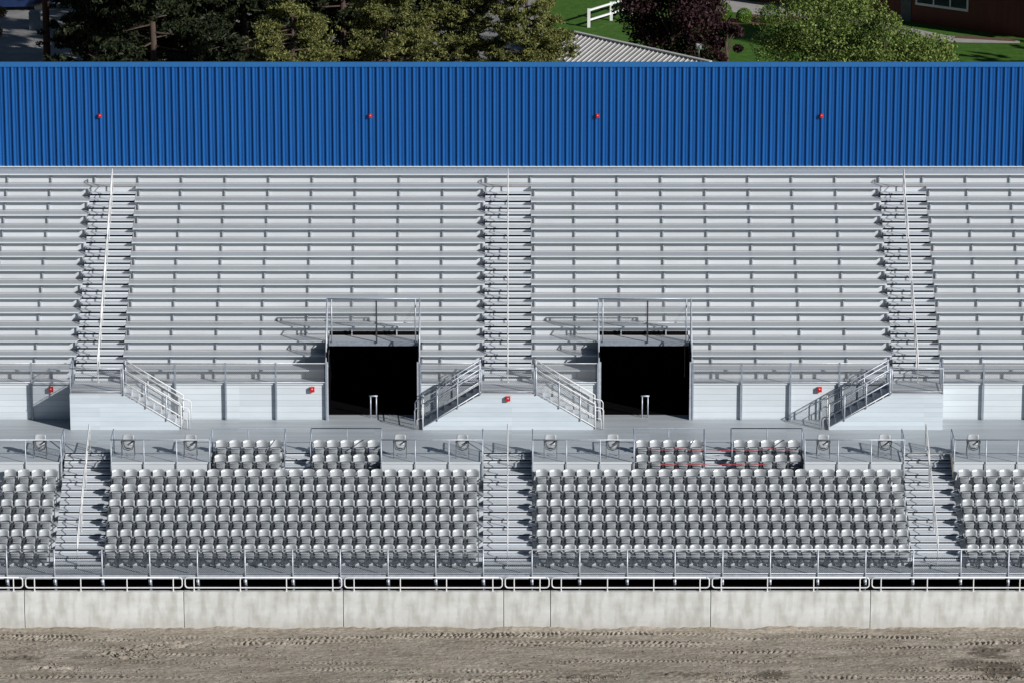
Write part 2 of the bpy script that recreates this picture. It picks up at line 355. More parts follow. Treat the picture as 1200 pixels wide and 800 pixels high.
# ------------------------------------------------------------------ concrete barrier and pipe fence
J = [-30.75, -24.66, -18.57, -12.50, -6.43, -.32, 1.46, 7.56, 13.64, 19.72, 25.8]
NB = ['cut off at the left edge', 'second from the left edge', 'below the left stairs', 'third full one from the left', '', '', '', '', '', '']
blab = ['left end outside view', 'at the far left edge of the photo', 'below the left stairs', 'fourth one left of the centre joint pair', 'left of the short middle panel',
        'short one below the centre stairs', 'right of the short middle panel', 'second one right of the short middle panel', 'below the right stairs', 'at the far right end']
blab = {1: 'plain concrete barrier panel at the far left edge, below the far left seats',
        2: 'stained concrete barrier panel below the left stairs at the left',
        3: 'concrete barrier panel two to the left of the short middle panel',
        4: 'concrete barrier panel touching the left side of the short middle panel',
        5: 'short narrow concrete barrier panel below the centre stairs',
        6: 'concrete barrier panel touching the right side of the short middle panel',
        7: 'concrete barrier panel two to the right of the short middle panel',
        8: 'concrete barrier panel below the right stairs, cut off by the photo edge'}
for i in range(1, 9):
    a, b = J[i], J[i+1]; mb = MB()
    bm = bmesh.new(); bmesh.ops.create_cube(bm, size=1)
    for v in bm.verts: v.co = Vector((v.co.x*(b-a-.022), (v.co.y+.5)*.25, (v.co.z+.5)*1.77-.3))
    bmesh.ops.bevel(bm, geom=[e for e in bm.edges], offset=.012, segments=1, affect='EDGES')
    me = bpy.data.meshes.new('concrete_barrier'); bm.to_mesh(me); bm.free(); me.materials.append(CONC)
    o = bpy.data.objects.new('concrete_barrier', me); COL.objects.link(o); o.location = ((a+b)/2, random.uniform(-.006, .006), 0)
    tag(o, blab[i], 'barrier', 'concrete barrier panels along the arena')
    # pipe fence standing on the panel
    t = thing('pipe_fence', blab[i].replace('concrete barrier panel', 'white pipe rail on the panel').replace('plain ', '').replace('stained ', '').replace('short narrow ', 'short '), 'railing', ((a+b)/2, .13, 1.47), 'white pipe rails on the barrier')
    L = (b-a)/2-.055; zt, zb, rc = .555, .145, .12; pts = []
    for cx, cz, a0 in ((L-rc, zt-rc, 90), (L-rc, zb+rc, 0), (-L+rc, zb+rc, -90), (-L+rc, zt-rc, -180)):
        for q in range(5): an = R(a0-q*22.5); pts.append((cx+rc*math.cos(an), 0, cz+rc*math.sin(an)))
    pts.append(pts[0]); MB().tube(pts, .027).build('rail_loop', WHITE, t, True)
    ks = 4 if b-a > 3 else 2
    for k in range(ks):
        x = (k-(ks-1)/2)*(1.76 if ks == 4 else .98)
        MB().tube([(x,0,0),(x,0,zt-.02)], .024).box(x-.05,x+.05,-.05,.05,-.012,.012).build('post', WHITE, t)

# ------------------------------------------------------------------ lower tier
low = thing('lower_grandstand', 'aluminium lower tier of stepped decks carrying rows of grey tip-up seats', 'grandstand', (0,0,0))
MB().box(-XE,XE,1.0,row_y(1)+.02,ZD-.035,ZD).build('row_deck', DECK, low)
mb = MB(); mb.box(-XE,XE,.955,1.0,ZD-.10,ZD+.012); mb.box(-XE,XE,.985,1.0,ZD-.16,ZD-.10); mb.build('front_beam', ALU, low)
for n in range(1, 6):
    for a, b in SECT:
        MB().box(a,b,row_y(n)-.02,(row_y(n+1) if n<5 else YP)+.01,ZD+n*RL-.03,ZD+n*RL).build('row_deck', DECK, low)
        MB().box(a,b,row_y(n)-.005,row_y(n)+.01,ZD+(n-1)*RL+.002,ZD+n*RL-.032).build('riser', RISER, low)
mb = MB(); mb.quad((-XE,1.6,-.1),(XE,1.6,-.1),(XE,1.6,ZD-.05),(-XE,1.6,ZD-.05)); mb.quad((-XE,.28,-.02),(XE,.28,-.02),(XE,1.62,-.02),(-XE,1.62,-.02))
mb.build('understand_shade_sheet', DARK, low)  # black sheets added for the shade under the deck
for k in range(-13, 14):
    x = XO+.93+1.82*k
    MB().box(x-.03,x+.03,1.03,1.09,-.1,ZD-.17).build('under_post', ALU_D, low)
# walkway
mb = MB(); mb.box(-XE,XE,YE-.02,YB+2.2,ZW-.035,ZW); structure(mb.build('walkway', DECK))
# loge rows and platforms
def pieces():
    cuts = sorted(LOGE); res = []
    for a, b in SECT:
        xs = [a]
        for p, q in cuts:
            if a < p < b: xs += [p, q]
        xs.append(b); res += [(xs[i], xs[i+1]) for i in range(0, len(xs), 2)]
    return res
PL = pieces()
inner = [(LOGE[0][1], LOGE[1][0]), (LOGE[2][1], LOGE[3][0])]
platx = [p for p in PL if not any(abs(p[0]-q[0])<.01 for q in inner)]
for a, b in LOGE:
    lg = thing('loge_deck', 'two stepped rows of raised decking under ten seats, %s of the %s box pair' % ('left' if (a, b) in (LOGE[0], LOGE[2]) else 'right', 'left' if a < 0 else 'right'), 'deck', (0,0,0), 'raised seat box decks')
    for n in (6, 7):
        MB().box(a+.01,b-.01,row_y(n)-.02,row_y(n+1)-.03,ZD+n*RL-.03,ZD+n*RL).build('row_deck', DECK, lg)
        MB().box(a+.01,b-.01,row_y(n)-.005,row_y(n)+.01,ZD+(n-1)*RL+.002,ZD+n*RL-.032).build('riser', RISER, lg)
    MB().box(a+.01,b-.01,YE-.02+.0,YE-.005,ZD+7*RL+.002,ZW-.037).build('riser', RISER, lg)
pname = ['at the far left edge', 'right of the left stairs', 'left of the centre stairs', 'right of the centre stairs', 'left of the right stairs', 'at the far right edge']
for i, (a, b) in enumerate(platx):
    p = thing('viewing_platform', 'grey aluminium viewing platform ' + pname[i] + ', behind the sixth seat row', 'platform', (0,0,0), 'accessible viewing platforms')
    MB().box(a,b,YP,YE-.025,ZW-.033,ZW+.002).build('deck', DECK, p)
    MB().box(a,b,YP-.03,YP-.002,ZW-.06,ZW+.012).build('edge_trim', BENCHN, p)
    MB().box(a,b,YP,YP+.02,ZD+5*RL+.002,ZW-.062).build('fascia', RISER, p)
# small stairs between loges
def stairs(name, label, x0, x1, n0, n1, yfn, zfn, group, run, gapz=.07):
    t = thing(name, label, 'stairs', ((x0+x1)/2, 0, 0), group); hw = (x1-x0)/2
    for j in range(n0, n1+1):
        y, z = yfn(j), zfn(j)
        m_ = MB(); m_.box(-hw+.004,hw-.004,y-.02,y+run-.005,z-.03,z); m_.build('step', STEP, t)
        zp = zfn(j-1); MB().box(-hw+.004,hw-.004,y+.02,y+.03,zp+.002,z-.03-gapz).build('riser', RISER, t)
    return t
yl = lambda j: Y1+(j-1)*DL/2
zl = lambda j: ZD+j*RL/2
for i, (a, b) in enumerate(inner):
    stairs('box_stairs', 'short flight of pale steps between the two %s seat boxes' % ('left' if i == 0 else 'right'), a, b, 12, 15, yl, zl, 'short stairs between seat boxes', DL/2+.0)
    MB().box(a+.004, b-.004, YE+.02, YE+.03, ZD+7.5*RL+.002, ZW-.10).build('edge_riser', RISER, low)
side = ['left', 'centre', 'right']
for i, x in enumerate(XA):
    stairs('lower_stairs', 'pale aluminium stairs through the lower seats, %s flight' % side[i], x-AW, x+AW, 1, 15, yl, zl, 'lower aisle stairs', DL/2)
    MB().box(x-AW+.004, x+AW-.004, YE+.02, YE+.03, ZD+7.5*RL+.002, ZW-.10).build('edge_riser', RISER, low)
# stringer cheeks beside the stairs
for x in XA:
    for s in (-1, 1):
        pts = [(1.9, ZD+.02), (YE, ZW-.06), (YE, ZW-.6), (1.9, ZD-.12)]
        mb = MB(); k = len(mb.v)
        xx = x+s*(AW-.0)
        for dx_ in (-.012, .012):
            mb.v += [(xx+dx_, p[0], p[1]-.1) for p in pts]
        mb.f += [[0,1,2,3],[7,6,5,4],[0,4,5,1],[1,5,6,2],[2,6,7,3],[3,7,4,0]]; mb.mi += [0]*6
        mb.build('stair_stringer', ALU_D, low)

# ------------------------------------------------------------------ tip-up seats
def shell(fn, nu, nv, th, mb, m=0):
    k = len(mb.v)
    for side_ in (0, 1):
        for i in range(nu+1):
            for j in range(nv+1):
                x, y, z = fn(-1+2*i/nu, j/nv); mb.v.append((x, y+side_*th, z))
    N = (nu+1)*(nv+1); ix = lambda s_, i, j: k+s_*N+i*(nv+1)+j
    for i in range(nu):
        for j in range(nv):
            mb.f.append([ix(0,i,j),ix(0,i+1,j),ix(0,i+1,j+1),ix(0,i,j+1)]); mb.f.append([ix(1,i,j),ix(1,i,j+1),ix(1,i+1,j+1),ix(1,i+1,j)]); mb.mi += [m, m]
    for i in range(nu):
        mb.f.append([ix(0,i,0),ix(1,i,0),ix(1,i+1,0),ix(0,i+1,0)]); mb.f.append([ix(0,i,nv),ix(0,i+1,nv),ix(1,i+1,nv),ix(1,i,nv)]); mb.mi += [m, m]
    for j in range(nv):
        mb.f.append([ix(0,0,j),ix(0,0,j+1),ix(1,0,j+1),ix(1,0,j)]); mb.f.append([ix(0,nu,j),ix(1,nu,j),ix(1,nu,j+1),ix(0,nu,j+1)]); mb.mi += [m, m]
def back_fn(u, v):
    wv = .228 - .010*max(0, (v-.8)/.2)**2
    z = .605 + .265*v - (.03*abs(u)**8 if v > .5 else 0)*(v-.5)*2
    y = .33 + .055*v - .10*abs(u)**1.5 + .03*(max(0, v-.7)/.3)**2
    return (u*wv, y, z)
def pan_fn(u, v):
    wv = .180 - .045*(1-v)**2.2
    z = .19 + .395*v + .05*abs(u)**3*(1-v)
    y = .19 + .06*v + .035*abs(u)**2 - .05*math.sin(v*math.pi)
    return (u*wv, y, z)
SEATG = 'grey tip-up seats in rows on the lower tier'
def make_seat():
    r = thing('stadium_seat', '', 'seat', (0,0,0), SEATG)
    mb = MB(); shell(back_fn, 8, 6, .022, mb); mb.build('backrest', SEATP, r, True)
    mb = MB(); shell(pan_fn, 8, 6, .03, mb)
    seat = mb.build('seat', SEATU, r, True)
    mb = MB()
    mb.box(-.172,.172,.185,.235,.56,.585); mb.box(-.150,.150,.128,.16,.40,.422); mb.build('rib', SEATP, seat)
    for s in (-1, 1):
        mb = MB(); mb.box(s*.245-.019,s*.245+.019,.15,.36,.60,.622)
        mb.build('armrest', SEATP, r)
    mb = MB()
    for s in (-1, 1):
        x = s*.247; mb.box(x-.014,x+.014,.22,.29,.0,.598); mb.box(x-.02,x+.02,.14,.34,.0,.02); mb.box(x-.011,x+.011,.33,.36,.45,.80)
    mb.box(-.235,.235,.29,.325,.40,.44); mb.box(-.228,.228,.315,.335,.578,.598); mb.build('frame', SEATF, r)
    return r
proto = make_seat(); used = False
PITCH = .5335
rows = []      # (row, block, index, x)
for n in range(0, 6):
    for s in range(4):
        if s in (1, 2):
            x0 = XO + (-15.24 if s == 1 else 1.34)
            for k in range(27): rows.append((n, s, k, x0+k*PITCH))
        else:
            for k in range(6 if s == 0 else 7): rows.append((n, s, k, XO + (-17.84-k*PITCH if s == 0 else 17.86+k*PITCH)))
def vis(x): return abs(x) < 19.9
rows = [r for r in rows if vis(r[3])]
rows.sort(key=lambda r: (r[0], abs(r[3])))
RN = ['front row', 'second row', 'third row', 'fourth row', 'fifth row', 'sixth row']
def seat_loc(n, x): return (x, row_y(n)+.33, ZD+n*RL) if n else (x, row_y(0)+.33, ZD)
single = rows[:300]; rest = rows[300:]
for n, s, k, x in single:
    if s in (1, 2): lab = 'grey tip-up seat, %s, %s, %s from its left end' % (RN[n], SNAME[s], ORD[k])
    else: lab = 'grey tip-up seat, %s, %s, %s out from the stairs' % (RN[n], SNAME[s], ORD[k])
    if not used: proto.location = seat_loc(n, x); proto['label'] = lab; used = True
    else: copy_thing(proto, seat_loc(n, x), lab, SEATG)
# the remaining, smallest-showing seats as one object
src = {c.name.split('.')[0]: c for c in proto.children}
parts = [c for c in proto.children] + [g for c in proto.children for g in c.children]
fl = [(n, x) for n, s, k, x in rest]
for a, b in LOGE:
    for n in (6, 7):
        for k in range(5): fl.append((n, (a+b)/2 + (k-2)*PITCH + (.0 if n == 6 else .01)))
V = []; Fc = []; MI = []; mats = []
for p in parts:
    me = p.data; mm = me.materials[0]
    if mm not in mats: mats.append(mm)
    co = np.empty(len(me.vertices)*3, np.float32); me.vertices.foreach_get('co', co); co = co.reshape(-1, 3)
    fs = [list(q.vertices) for q in me.polygons]
    for n, x in fl:
        k = len(V); loc = seat_loc(n, x); V += [tuple(c+np.array(loc)) for c in co]; Fc += [[k+i for i in f] for f in fs]; MI += [mats.index(mm)]*len(fs)
me = bpy.data.meshes.new('stadium_seats_behind'); me.from_pydata(V, [], Fc)
for mm in mats: me.materials.append(mm)
me.polygons.foreach_set('material_index', MI); me.polygons.foreach_set('use_smooth', [True]*len(MI))
try: me.set_sharp_from_angle(angle=R(35))
except Exception: pass
o = bpy.data.objects.new('rear_stadium_seats', me); COL.objects.link(o)
tag(o, 'grey tip-up seats of the rearmost lower rows and the raised seat boxes', 'seats', SEATG, 'stuff')

# single chairs on the platforms
FRAMED = mat('dark_frame', (.06, .065, .075), .5, .2, noise=(.04, .045, .05), nscale=20)
def make_chair():
    r = thing('loose_chair', '', 'chair', (0,0,0), 'single chairs on the viewing platforms')
    mb = MB()
    def bf(u, v): return (u*(.235-.015*v), .20+.05*v-.06*abs(u)**2, .60+.27*v-.03*abs(u)**4*v)
    shell(bf, 8, 4, .02, mb); mb.build('backrest', SEATP, r, True)
    mb = MB()
    def sf(u, v):
        wv = .195-.05*(1-v)**2.2
        return (u*wv, .06+.06*v+.04*abs(u)**2-.05*math.sin(v*math.pi), .31+.31*v+.05*abs(u)**3*(1-v))
    shell(sf, 8, 6, .03, mb); st = mb.build('seat', SEATP, r, True)
    MB().tube([(-.215,.10,.655),(-.215,.05,.45),(-.17,.0,.34),(0,-.02,.285),(.17,.0,.34),(.215,.05,.45),(.215,.10,.655),(-.215,.10,.655)], .017, 6).build('rim', FRAMED, st)
    for s in (-1, 1):
        x = s*.25
        MB().tube([(x,-.16,0),(x,-.05,.42),(x,.20,.62)], .012, 6).build('leg', FRAMED, r)
        MB().tube([(x,.24,0),(x,.14,.42),(x,-.16,.62),(x,.2,.64)], .012, 6).build('leg', FRAMED, r)
        MB().box(x-.02,x+.02,-.16,.22,.65,.675).build('armrest', FRAMED, r)
    MB().tube([(-.25,.2,.1),(.25,.2,.1)], .01, 6).tube([(-.25,-.13,.12),(.25,-.13,.12)], .01, 6).build('stretcher', ALU_D, r)
    return r
ch = make_chair()
cl = [(48,'far left platform, left of the left stairs'),(151,'platform right of the left stairs, nearer those stairs'),(224,'platform right of the left stairs, nearer the seat box'),
      (469,'platform left of the centre stairs, nearer the seat box'),(542,'platform left of the centre stairs, nearer those stairs'),(645,'platform right of the centre stairs, nearer those stairs'),
      (717.6,'platform right of the centre stairs, nearer the seat box'),(964,'platform left of the right stairs, nearer the seat box'),(1036,'platform left of the right stairs, nearer those stairs'),(1139.5,'far right platform, right of the right stairs')]
for i, (px, tx) in enumerate(cl):
    loc = ((px-600)/29.78, 7.02, ZW+.002); lab = 'lone grey chair on the ' + tx
    if i == 0: ch.location = loc; ch['label'] = lab
    else: copy_thing(ch, loc, lab)

# ------------------------------------------------------------------ railings
def rail_run(name, label, pts, h, posts, mesh=True, drop=0.0, mid=None, bottom=.08, mt=ALU, pm=None, cat='railing', group=None, link=LINK, r=.021, top_sep=True, extra=None):
    """pts: (x,y,z) line at deck level; posts: parameters 0..1 along it"""
    t = thing(name, label, cat, (0,0,0), group); P = [Vector(p) for p in pts]; up = Vector((0,0,h)); pm = pm or mt
    MB().tube([p+up for p in P], r).build('top_rail', mt, t, True)
    def L(s):
        tot = sum((P[i+1]-P[i]).length for i in range(len(P)-1)); d = s*tot
        for i in range(len(P)-1):
            q = (P[i+1]-P[i]).length
            if d <= q+1e-6: return P[i].lerp(P[i+1], min(1, d/q))
            d -= q
        return P[-1]
    for s in posts:
        p = L(s); m_ = MB(); m_.tube([p-Vector((0,0,drop)), p+up], r*1.05); m_.box(p.x-.04,p.x+.04,p.y-.03,p.y+.03,p.z-drop,p.z-drop+.012); m_.build('post', pm, t, True)
    if bottom is not None: MB().tube([p+Vector((0,0,bottom)) for p in P], r*.8).build('bottom_rail', mt, t, True)
    if mid: MB().tube([p+Vector((0,0,mid)) for p in P], r*.8).build('mid_rail', mt, t, True)
    if mesh:
        mb = MB()
        for i in range(len(P)-1):
            b0 = Vector((0,0,bottom or .03)); mb.quad(P[i]+b0, P[i+1]+b0, P[i+1]+up*.97, P[i]+up*.97)
        mb.build('chain_link_panel', link, t)
    return t
# front rail of the lower deck
fx = [XO+.93+.0+1.82*k for k in range(-13, 14)]
t = thing('front_guardrail', 'long galvanised rail with chain link infill along the front of the lower seats', 'railing', (0,0,0))
zt = ZD+1.04
MB().tube([(-XE,.96,zt),(XE,.96,zt)], .024).build('top_rail', ALU, t, True)
MB().tube([(-XE,.96,ZD+.07),(XE,.96,ZD+.07)], .018).build('bottom_rail', ALU, t, True)
MB().tube([(-XE,.97,zt-.27),(XE,.97,zt-.27)], .012).build('mid_rail', ALU_D, t, True)
for x in [XO+s*(.93+1.82*k) for s in (-1, 1) for k in range(13)]:
    mb = MB(); mb.tube([(x,.93,1.23),(x,.93,zt)], .030); mb.box(x-.055,x+.055,.905,.955,ZD-.40,ZD-.16); p = mb.build('post', ALU, t, True)
    MB().tube([(x,.89,ZD-.29),(x,.92,ZD-.29)], .018).build('bolt', DARK, p)
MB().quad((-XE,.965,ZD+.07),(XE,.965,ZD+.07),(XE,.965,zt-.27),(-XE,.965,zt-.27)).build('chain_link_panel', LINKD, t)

# platform rails
H = .93
for i, (a, b) in enumerate(platx):
    n = max(1, round((b-a)/1.3)); drop = ZW-(ZD+5*RL)-.02
    P = [(a+.03, YP-.055, ZW), (b-.03, YP-.055, ZW)]
    rail_run('platform_guardrail', 'grey rail with thin posts along the front of the platform ' + pname[i], P, H, [k/n for k in range(n+1)], mesh=False, drop=drop*.85, bottom=None, group='rails in front of the viewing platforms')
for i, x in enumerate(XA):
    for s, nm in ((-1, 'left'), (1, 'right')):
        xx = x+s*(AW+.03)
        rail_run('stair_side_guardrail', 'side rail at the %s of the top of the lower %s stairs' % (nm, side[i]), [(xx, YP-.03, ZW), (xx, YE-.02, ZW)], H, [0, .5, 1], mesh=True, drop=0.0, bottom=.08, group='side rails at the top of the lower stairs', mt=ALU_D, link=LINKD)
for i, (a, b) in enumerate(LOGE):
    pair = 'left' if i < 2 else 'right'; which = 'left' if i % 2 == 0 else 'right'
    yb = YE+.03
    outer, inn = (a, b) if which == 'left' else (b, a)
    rail_run('box_guardrail', 'thin rail behind the %s seat box of the %s pair' % (which, pair), [(outer, YP-.05, ZW), (outer, yb, ZW), (inn, yb, ZW)], H+.02, [0, (yb-YP)/((yb-YP)+b-a), ((yb-YP)+(b-a)/2)/((yb-YP)+b-a), 1], mesh=False, bottom=None, group='rails behind the seat boxes', mt=ALU_D)  # darker metal puts the shadow side of these posts into the colour
    rail_run('box_side_rail', 'short handrail beside the steps of the %s seat box in the %s pair' % (which, pair), [(inn, yb-.9, ZW-.35), (inn, yb-.06, ZW)], H, [0, 1], mesh=False, bottom=None, group='short rails beside the box steps', mt=ALU_D)

# centre handrails on stairs
def aisle_rail(label, x, y0, z0, slope, seg, group, nposts):
    t = thing('stair_handrail', label, 'handrail', (x, y0, z0), group)
    L = seg; h = 1.02 if slope > .5 else 1.02; hm = .68 if slope > .5 else .64
    MB().tube([(0,0,hm),(0,L,hm+L*slope)], .018).build('mid_rail', WHITE, t, True)
    MB().tube([(0,.0,.3),(0,.0,h-.07),(0,.02,h-.02),(0,.07,h+.07*slope),(0,L-.05,h+(L-.05)*slope),(0,L,h+L*slope-.06),(0,L,L*slope)], .024).build('handrail', WHITE, t, True)
    for k in range(nposts):
        y = L*k/(nposts-1) if nposts > 1 else L/2
        MB().tube([(0,y,-.03),(0,y,h+y*slope-.02)], .02).box(-.05,.05,y-.04,y+.04,0,.015).build('post', WHITE, t, True)
    return t
WHERE = ['lowest', 'second lowest', 'middle', 'second highest', 'highest']
for i, x in enumerate(XA):
    for k in range(5):       # upper stairs: five pieces of three rows
        n = k*3; y = YB+DU*(n+.12) if n else YB+.15
        z = ZF+RU*n
        if n: z += 0
        s_ = RU/DU
        aisle_rail('white centre handrail on the upper %s stairs, %s piece' % (side[i], WHERE[k]), x, y, z, s_, DU*(2.45 if k < 4 else 1.55), 'centre handrails on the upper stairs', 3)
    for k in range(3):
        n = [0.0, 2.75, 5.5][k]; y = Y1+DL*n+.05; z = ZD+RL*n+.12
        aisle_rail('white centre handrail on the lower %s stairs, %s piece' % (side[i], ['lowest', 'middle', 'highest'][k]), x, y, z, RL/DL, DL*2.3, 'centre handrails on the lower stairs', 2)

# ------------------------------------------------------------------ bulkhead and guard rail
def cut(a, b, holes):
    xs = [a]
    for p, q in holes:
        if p > a and q < b: xs += [p, q]
    xs.append(b); return [(xs[i], xs[i+1]) for i in range(0, len(xs), 2)]
LAND = [(XA[0]-1.0, XA[0]+1.1, (None, XA[0]+3.43)), (XA[1]-1.08, XA[1]+1.08, (XA[1]-3.40, XA[1]+3.50)), (XA[2]-1.2, XA[2]+.9, (XA[2]-3.65, None))]
allw = cut(-XE, XE, PORT)
wn = ['left of the left portal', 'between the two portals', 'right of the right portal']
up = thing('upper_grandstand', 'aluminium upper tier of stepped footboards below the blue sheet metal wall', 'grandstand', (0,0,0))
for i, (a, b) in enumerate(allw):
    o = thing('bulkhead_wall', 'pale horizontal board wall behind the cross aisle, ' + wn[i], 'wall', (0, YB, ZW), 'bulkhead walls')
    MB().box(a, b, 0, .04, .003, ZF-ZW-.07).build('board_panel', SIDING, o)
    MB().box(a, b, -.045, .04, ZF-ZW-.055, ZF-ZW+.006).build('cap', BENCHN, o)
    # open sides toward the portal get black sheets standing for shade
posts_all = [(px-600)/29.25 for px in (30.5, 81-81+-24, 192, 246, 299, 352, 375)]
def guard(a, b, lab, extra_posts=()):
    n = max(1, round((b-a)/1.83)); t = thing('bulkhead_guardrail', lab, 'railing', (0, YB-.09, ZF), 'rails on top of the bulkhead walls')
    MB().tube([(a,0,.85),(b,0,.85)], .02).build('top_rail', ALU, t, True); MB().tube([(a,0,.06),(b,0,.06)], .018).build('bottom_rail', ALU, t, True)
    for k in range(n+1):
        x = a+(b-a)*k/n; MB().box(x-.032,x+.032,-.035,.035,-(ZF-ZW)+.003,.87).build('post', ALU_D, t)
    MB().quad((a,.012,.06),(b,.012,.06),(b,.012,.83),(a,.012,.83)).build('chain_link_panel', LINK, t)
guard(-XE, LAND[0][0]+.02, 'chain link rail on the bulkhead wall left of the left landing')
guard(LAND[0][1], PORT[0][0]-.05, 'chain link rail on the bulkhead wall between left landing and left portal')
guard(PORT[0][1]+.1, LAND[1][0], 'chain link rail on the bulkhead wall between left portal and centre landing')
guard(LAND[1][1], PORT[1][0]-.1, 'chain link rail on the bulkhead wall between centre landing and right portal')
guard(PORT[1][1]+.1, LAND[2][0], 'chain link rail on the bulkhead wall between right portal and right landing')
guard(LAND[2][1]-.02, XE, 'chain link rail on the bulkhead wall right of the right landing')

# upper tier decks
SECU = SECT
for n in range(0, 16):
    for a, b in ([( -XE, XE)] if n in (0, 14, 15) else SECU):
        for p, q in (cut(a, b, PORT) if n < 3 else [(a, b)]):
            y0 = YB+n*DU; z = ZF+n*RU
            MB().box(p, q, y0-.015+(.02 if n == 0 else 0), y0+DU+.0 if n < 15 else y0+.5, z-.03, z).build('footboard', TREAD, up)
            if n:
                for p2, q2 in (cut(p, q, PORT) if n == 3 else [(p, q)]): MB().box(p2, q2, y0, y0+.012, z-RU+.002, z-.032).build('riser', RISER, up)
for i, x in enumerate(XA):
    stairs('upper_stairs', 'steep pale aluminium stairs between the bleacher benches, %s flight' % side[i], x-AW+.0, x+AW, 1, 27,
           lambda j: YB+j*DU/2, lambda j: ZF+j*RU/2, 'upper aisle stairs', DU/2, .085)
for x in XA:   # black sheets added to stand for shade behind the open risers
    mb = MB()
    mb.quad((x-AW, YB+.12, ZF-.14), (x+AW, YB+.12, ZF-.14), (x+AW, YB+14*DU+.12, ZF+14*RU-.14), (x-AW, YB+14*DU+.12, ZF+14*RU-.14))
    mb.build('understair_shade_sheet', DARK, up)
    mb = MB(); mb.quad((x-AW+.02, Y1+.12, ZD+.0), (x+AW-.02, Y1+.12, ZD), (x+AW-.02, YE+.1, ZW-.20), (x-AW+.02, YE+.1, ZW-.20)); mb.build('understair_shade_sheet', DARK, low)
# bleacher benches
BG = 'bleacher benches of the upper tier'
def bench(a, b, n, lab):
    y = YB+(n+1)*DU-.258; z = ZF+n*RU+.43
    t = thing('bleacher_bench', lab, 'bench', (0, y, z), BG)
    MB().box(a+.01, b-.01, .03, .235, -.045, 0).build('seat_plank', BENCH, t)
    MB().box(a+.01, b-.01, .0, .028, -.05, .003).build('nosing', BENCHN, t)
    xs = [XO+.93+.03+1.825*k for k in range(-14, 14)]
    xs = [x for x in xs if a+.25 < x < b-.25]
    if (a-XO) % 1 or True: xs = [a+.14] + xs + ([b-.05] if abs(b) < XE-.1 else [])
    for x in xs:
        MB().box(x-.026, x+.020, .175, .232, -.41, -.05).build('bracket', ALU, t)
    if abs(a) < XE-.1: MB().box(a-.004, a+.009, -.005, .24, -.06, .006).build('end_cap', WHITE, t)
    return t
BN = ['left block', 'left centre block', 'right centre block', 'right block']
for n in range(15):
    if n == 14:
        bench(-XE, XE, n, 'topmost long bleacher bench right under the blue wall'); continue
    rn = ORD[n] if n else 'lowest'
    for i, (a, b) in enumerate(SECT):
        for p, q in (cut(a, b, PORT) if n < 3 else [(a, b)]):
            where = SNAME[i]
            if n < 3 and i in (1, 2):
                where = {(1, 0): 'left of left portal', (1, 1): 'between left portal and centre stairs', (2, 0): 'between centre stairs and right portal', (2, 1): 'right of right portal'}[(i, 0 if abs(p-a) < .01 else 1)]
            bench(p+.02, q-.02, n, 'aluminium bleacher bench, %s row up from the cross aisle, %s' % (rn, where))

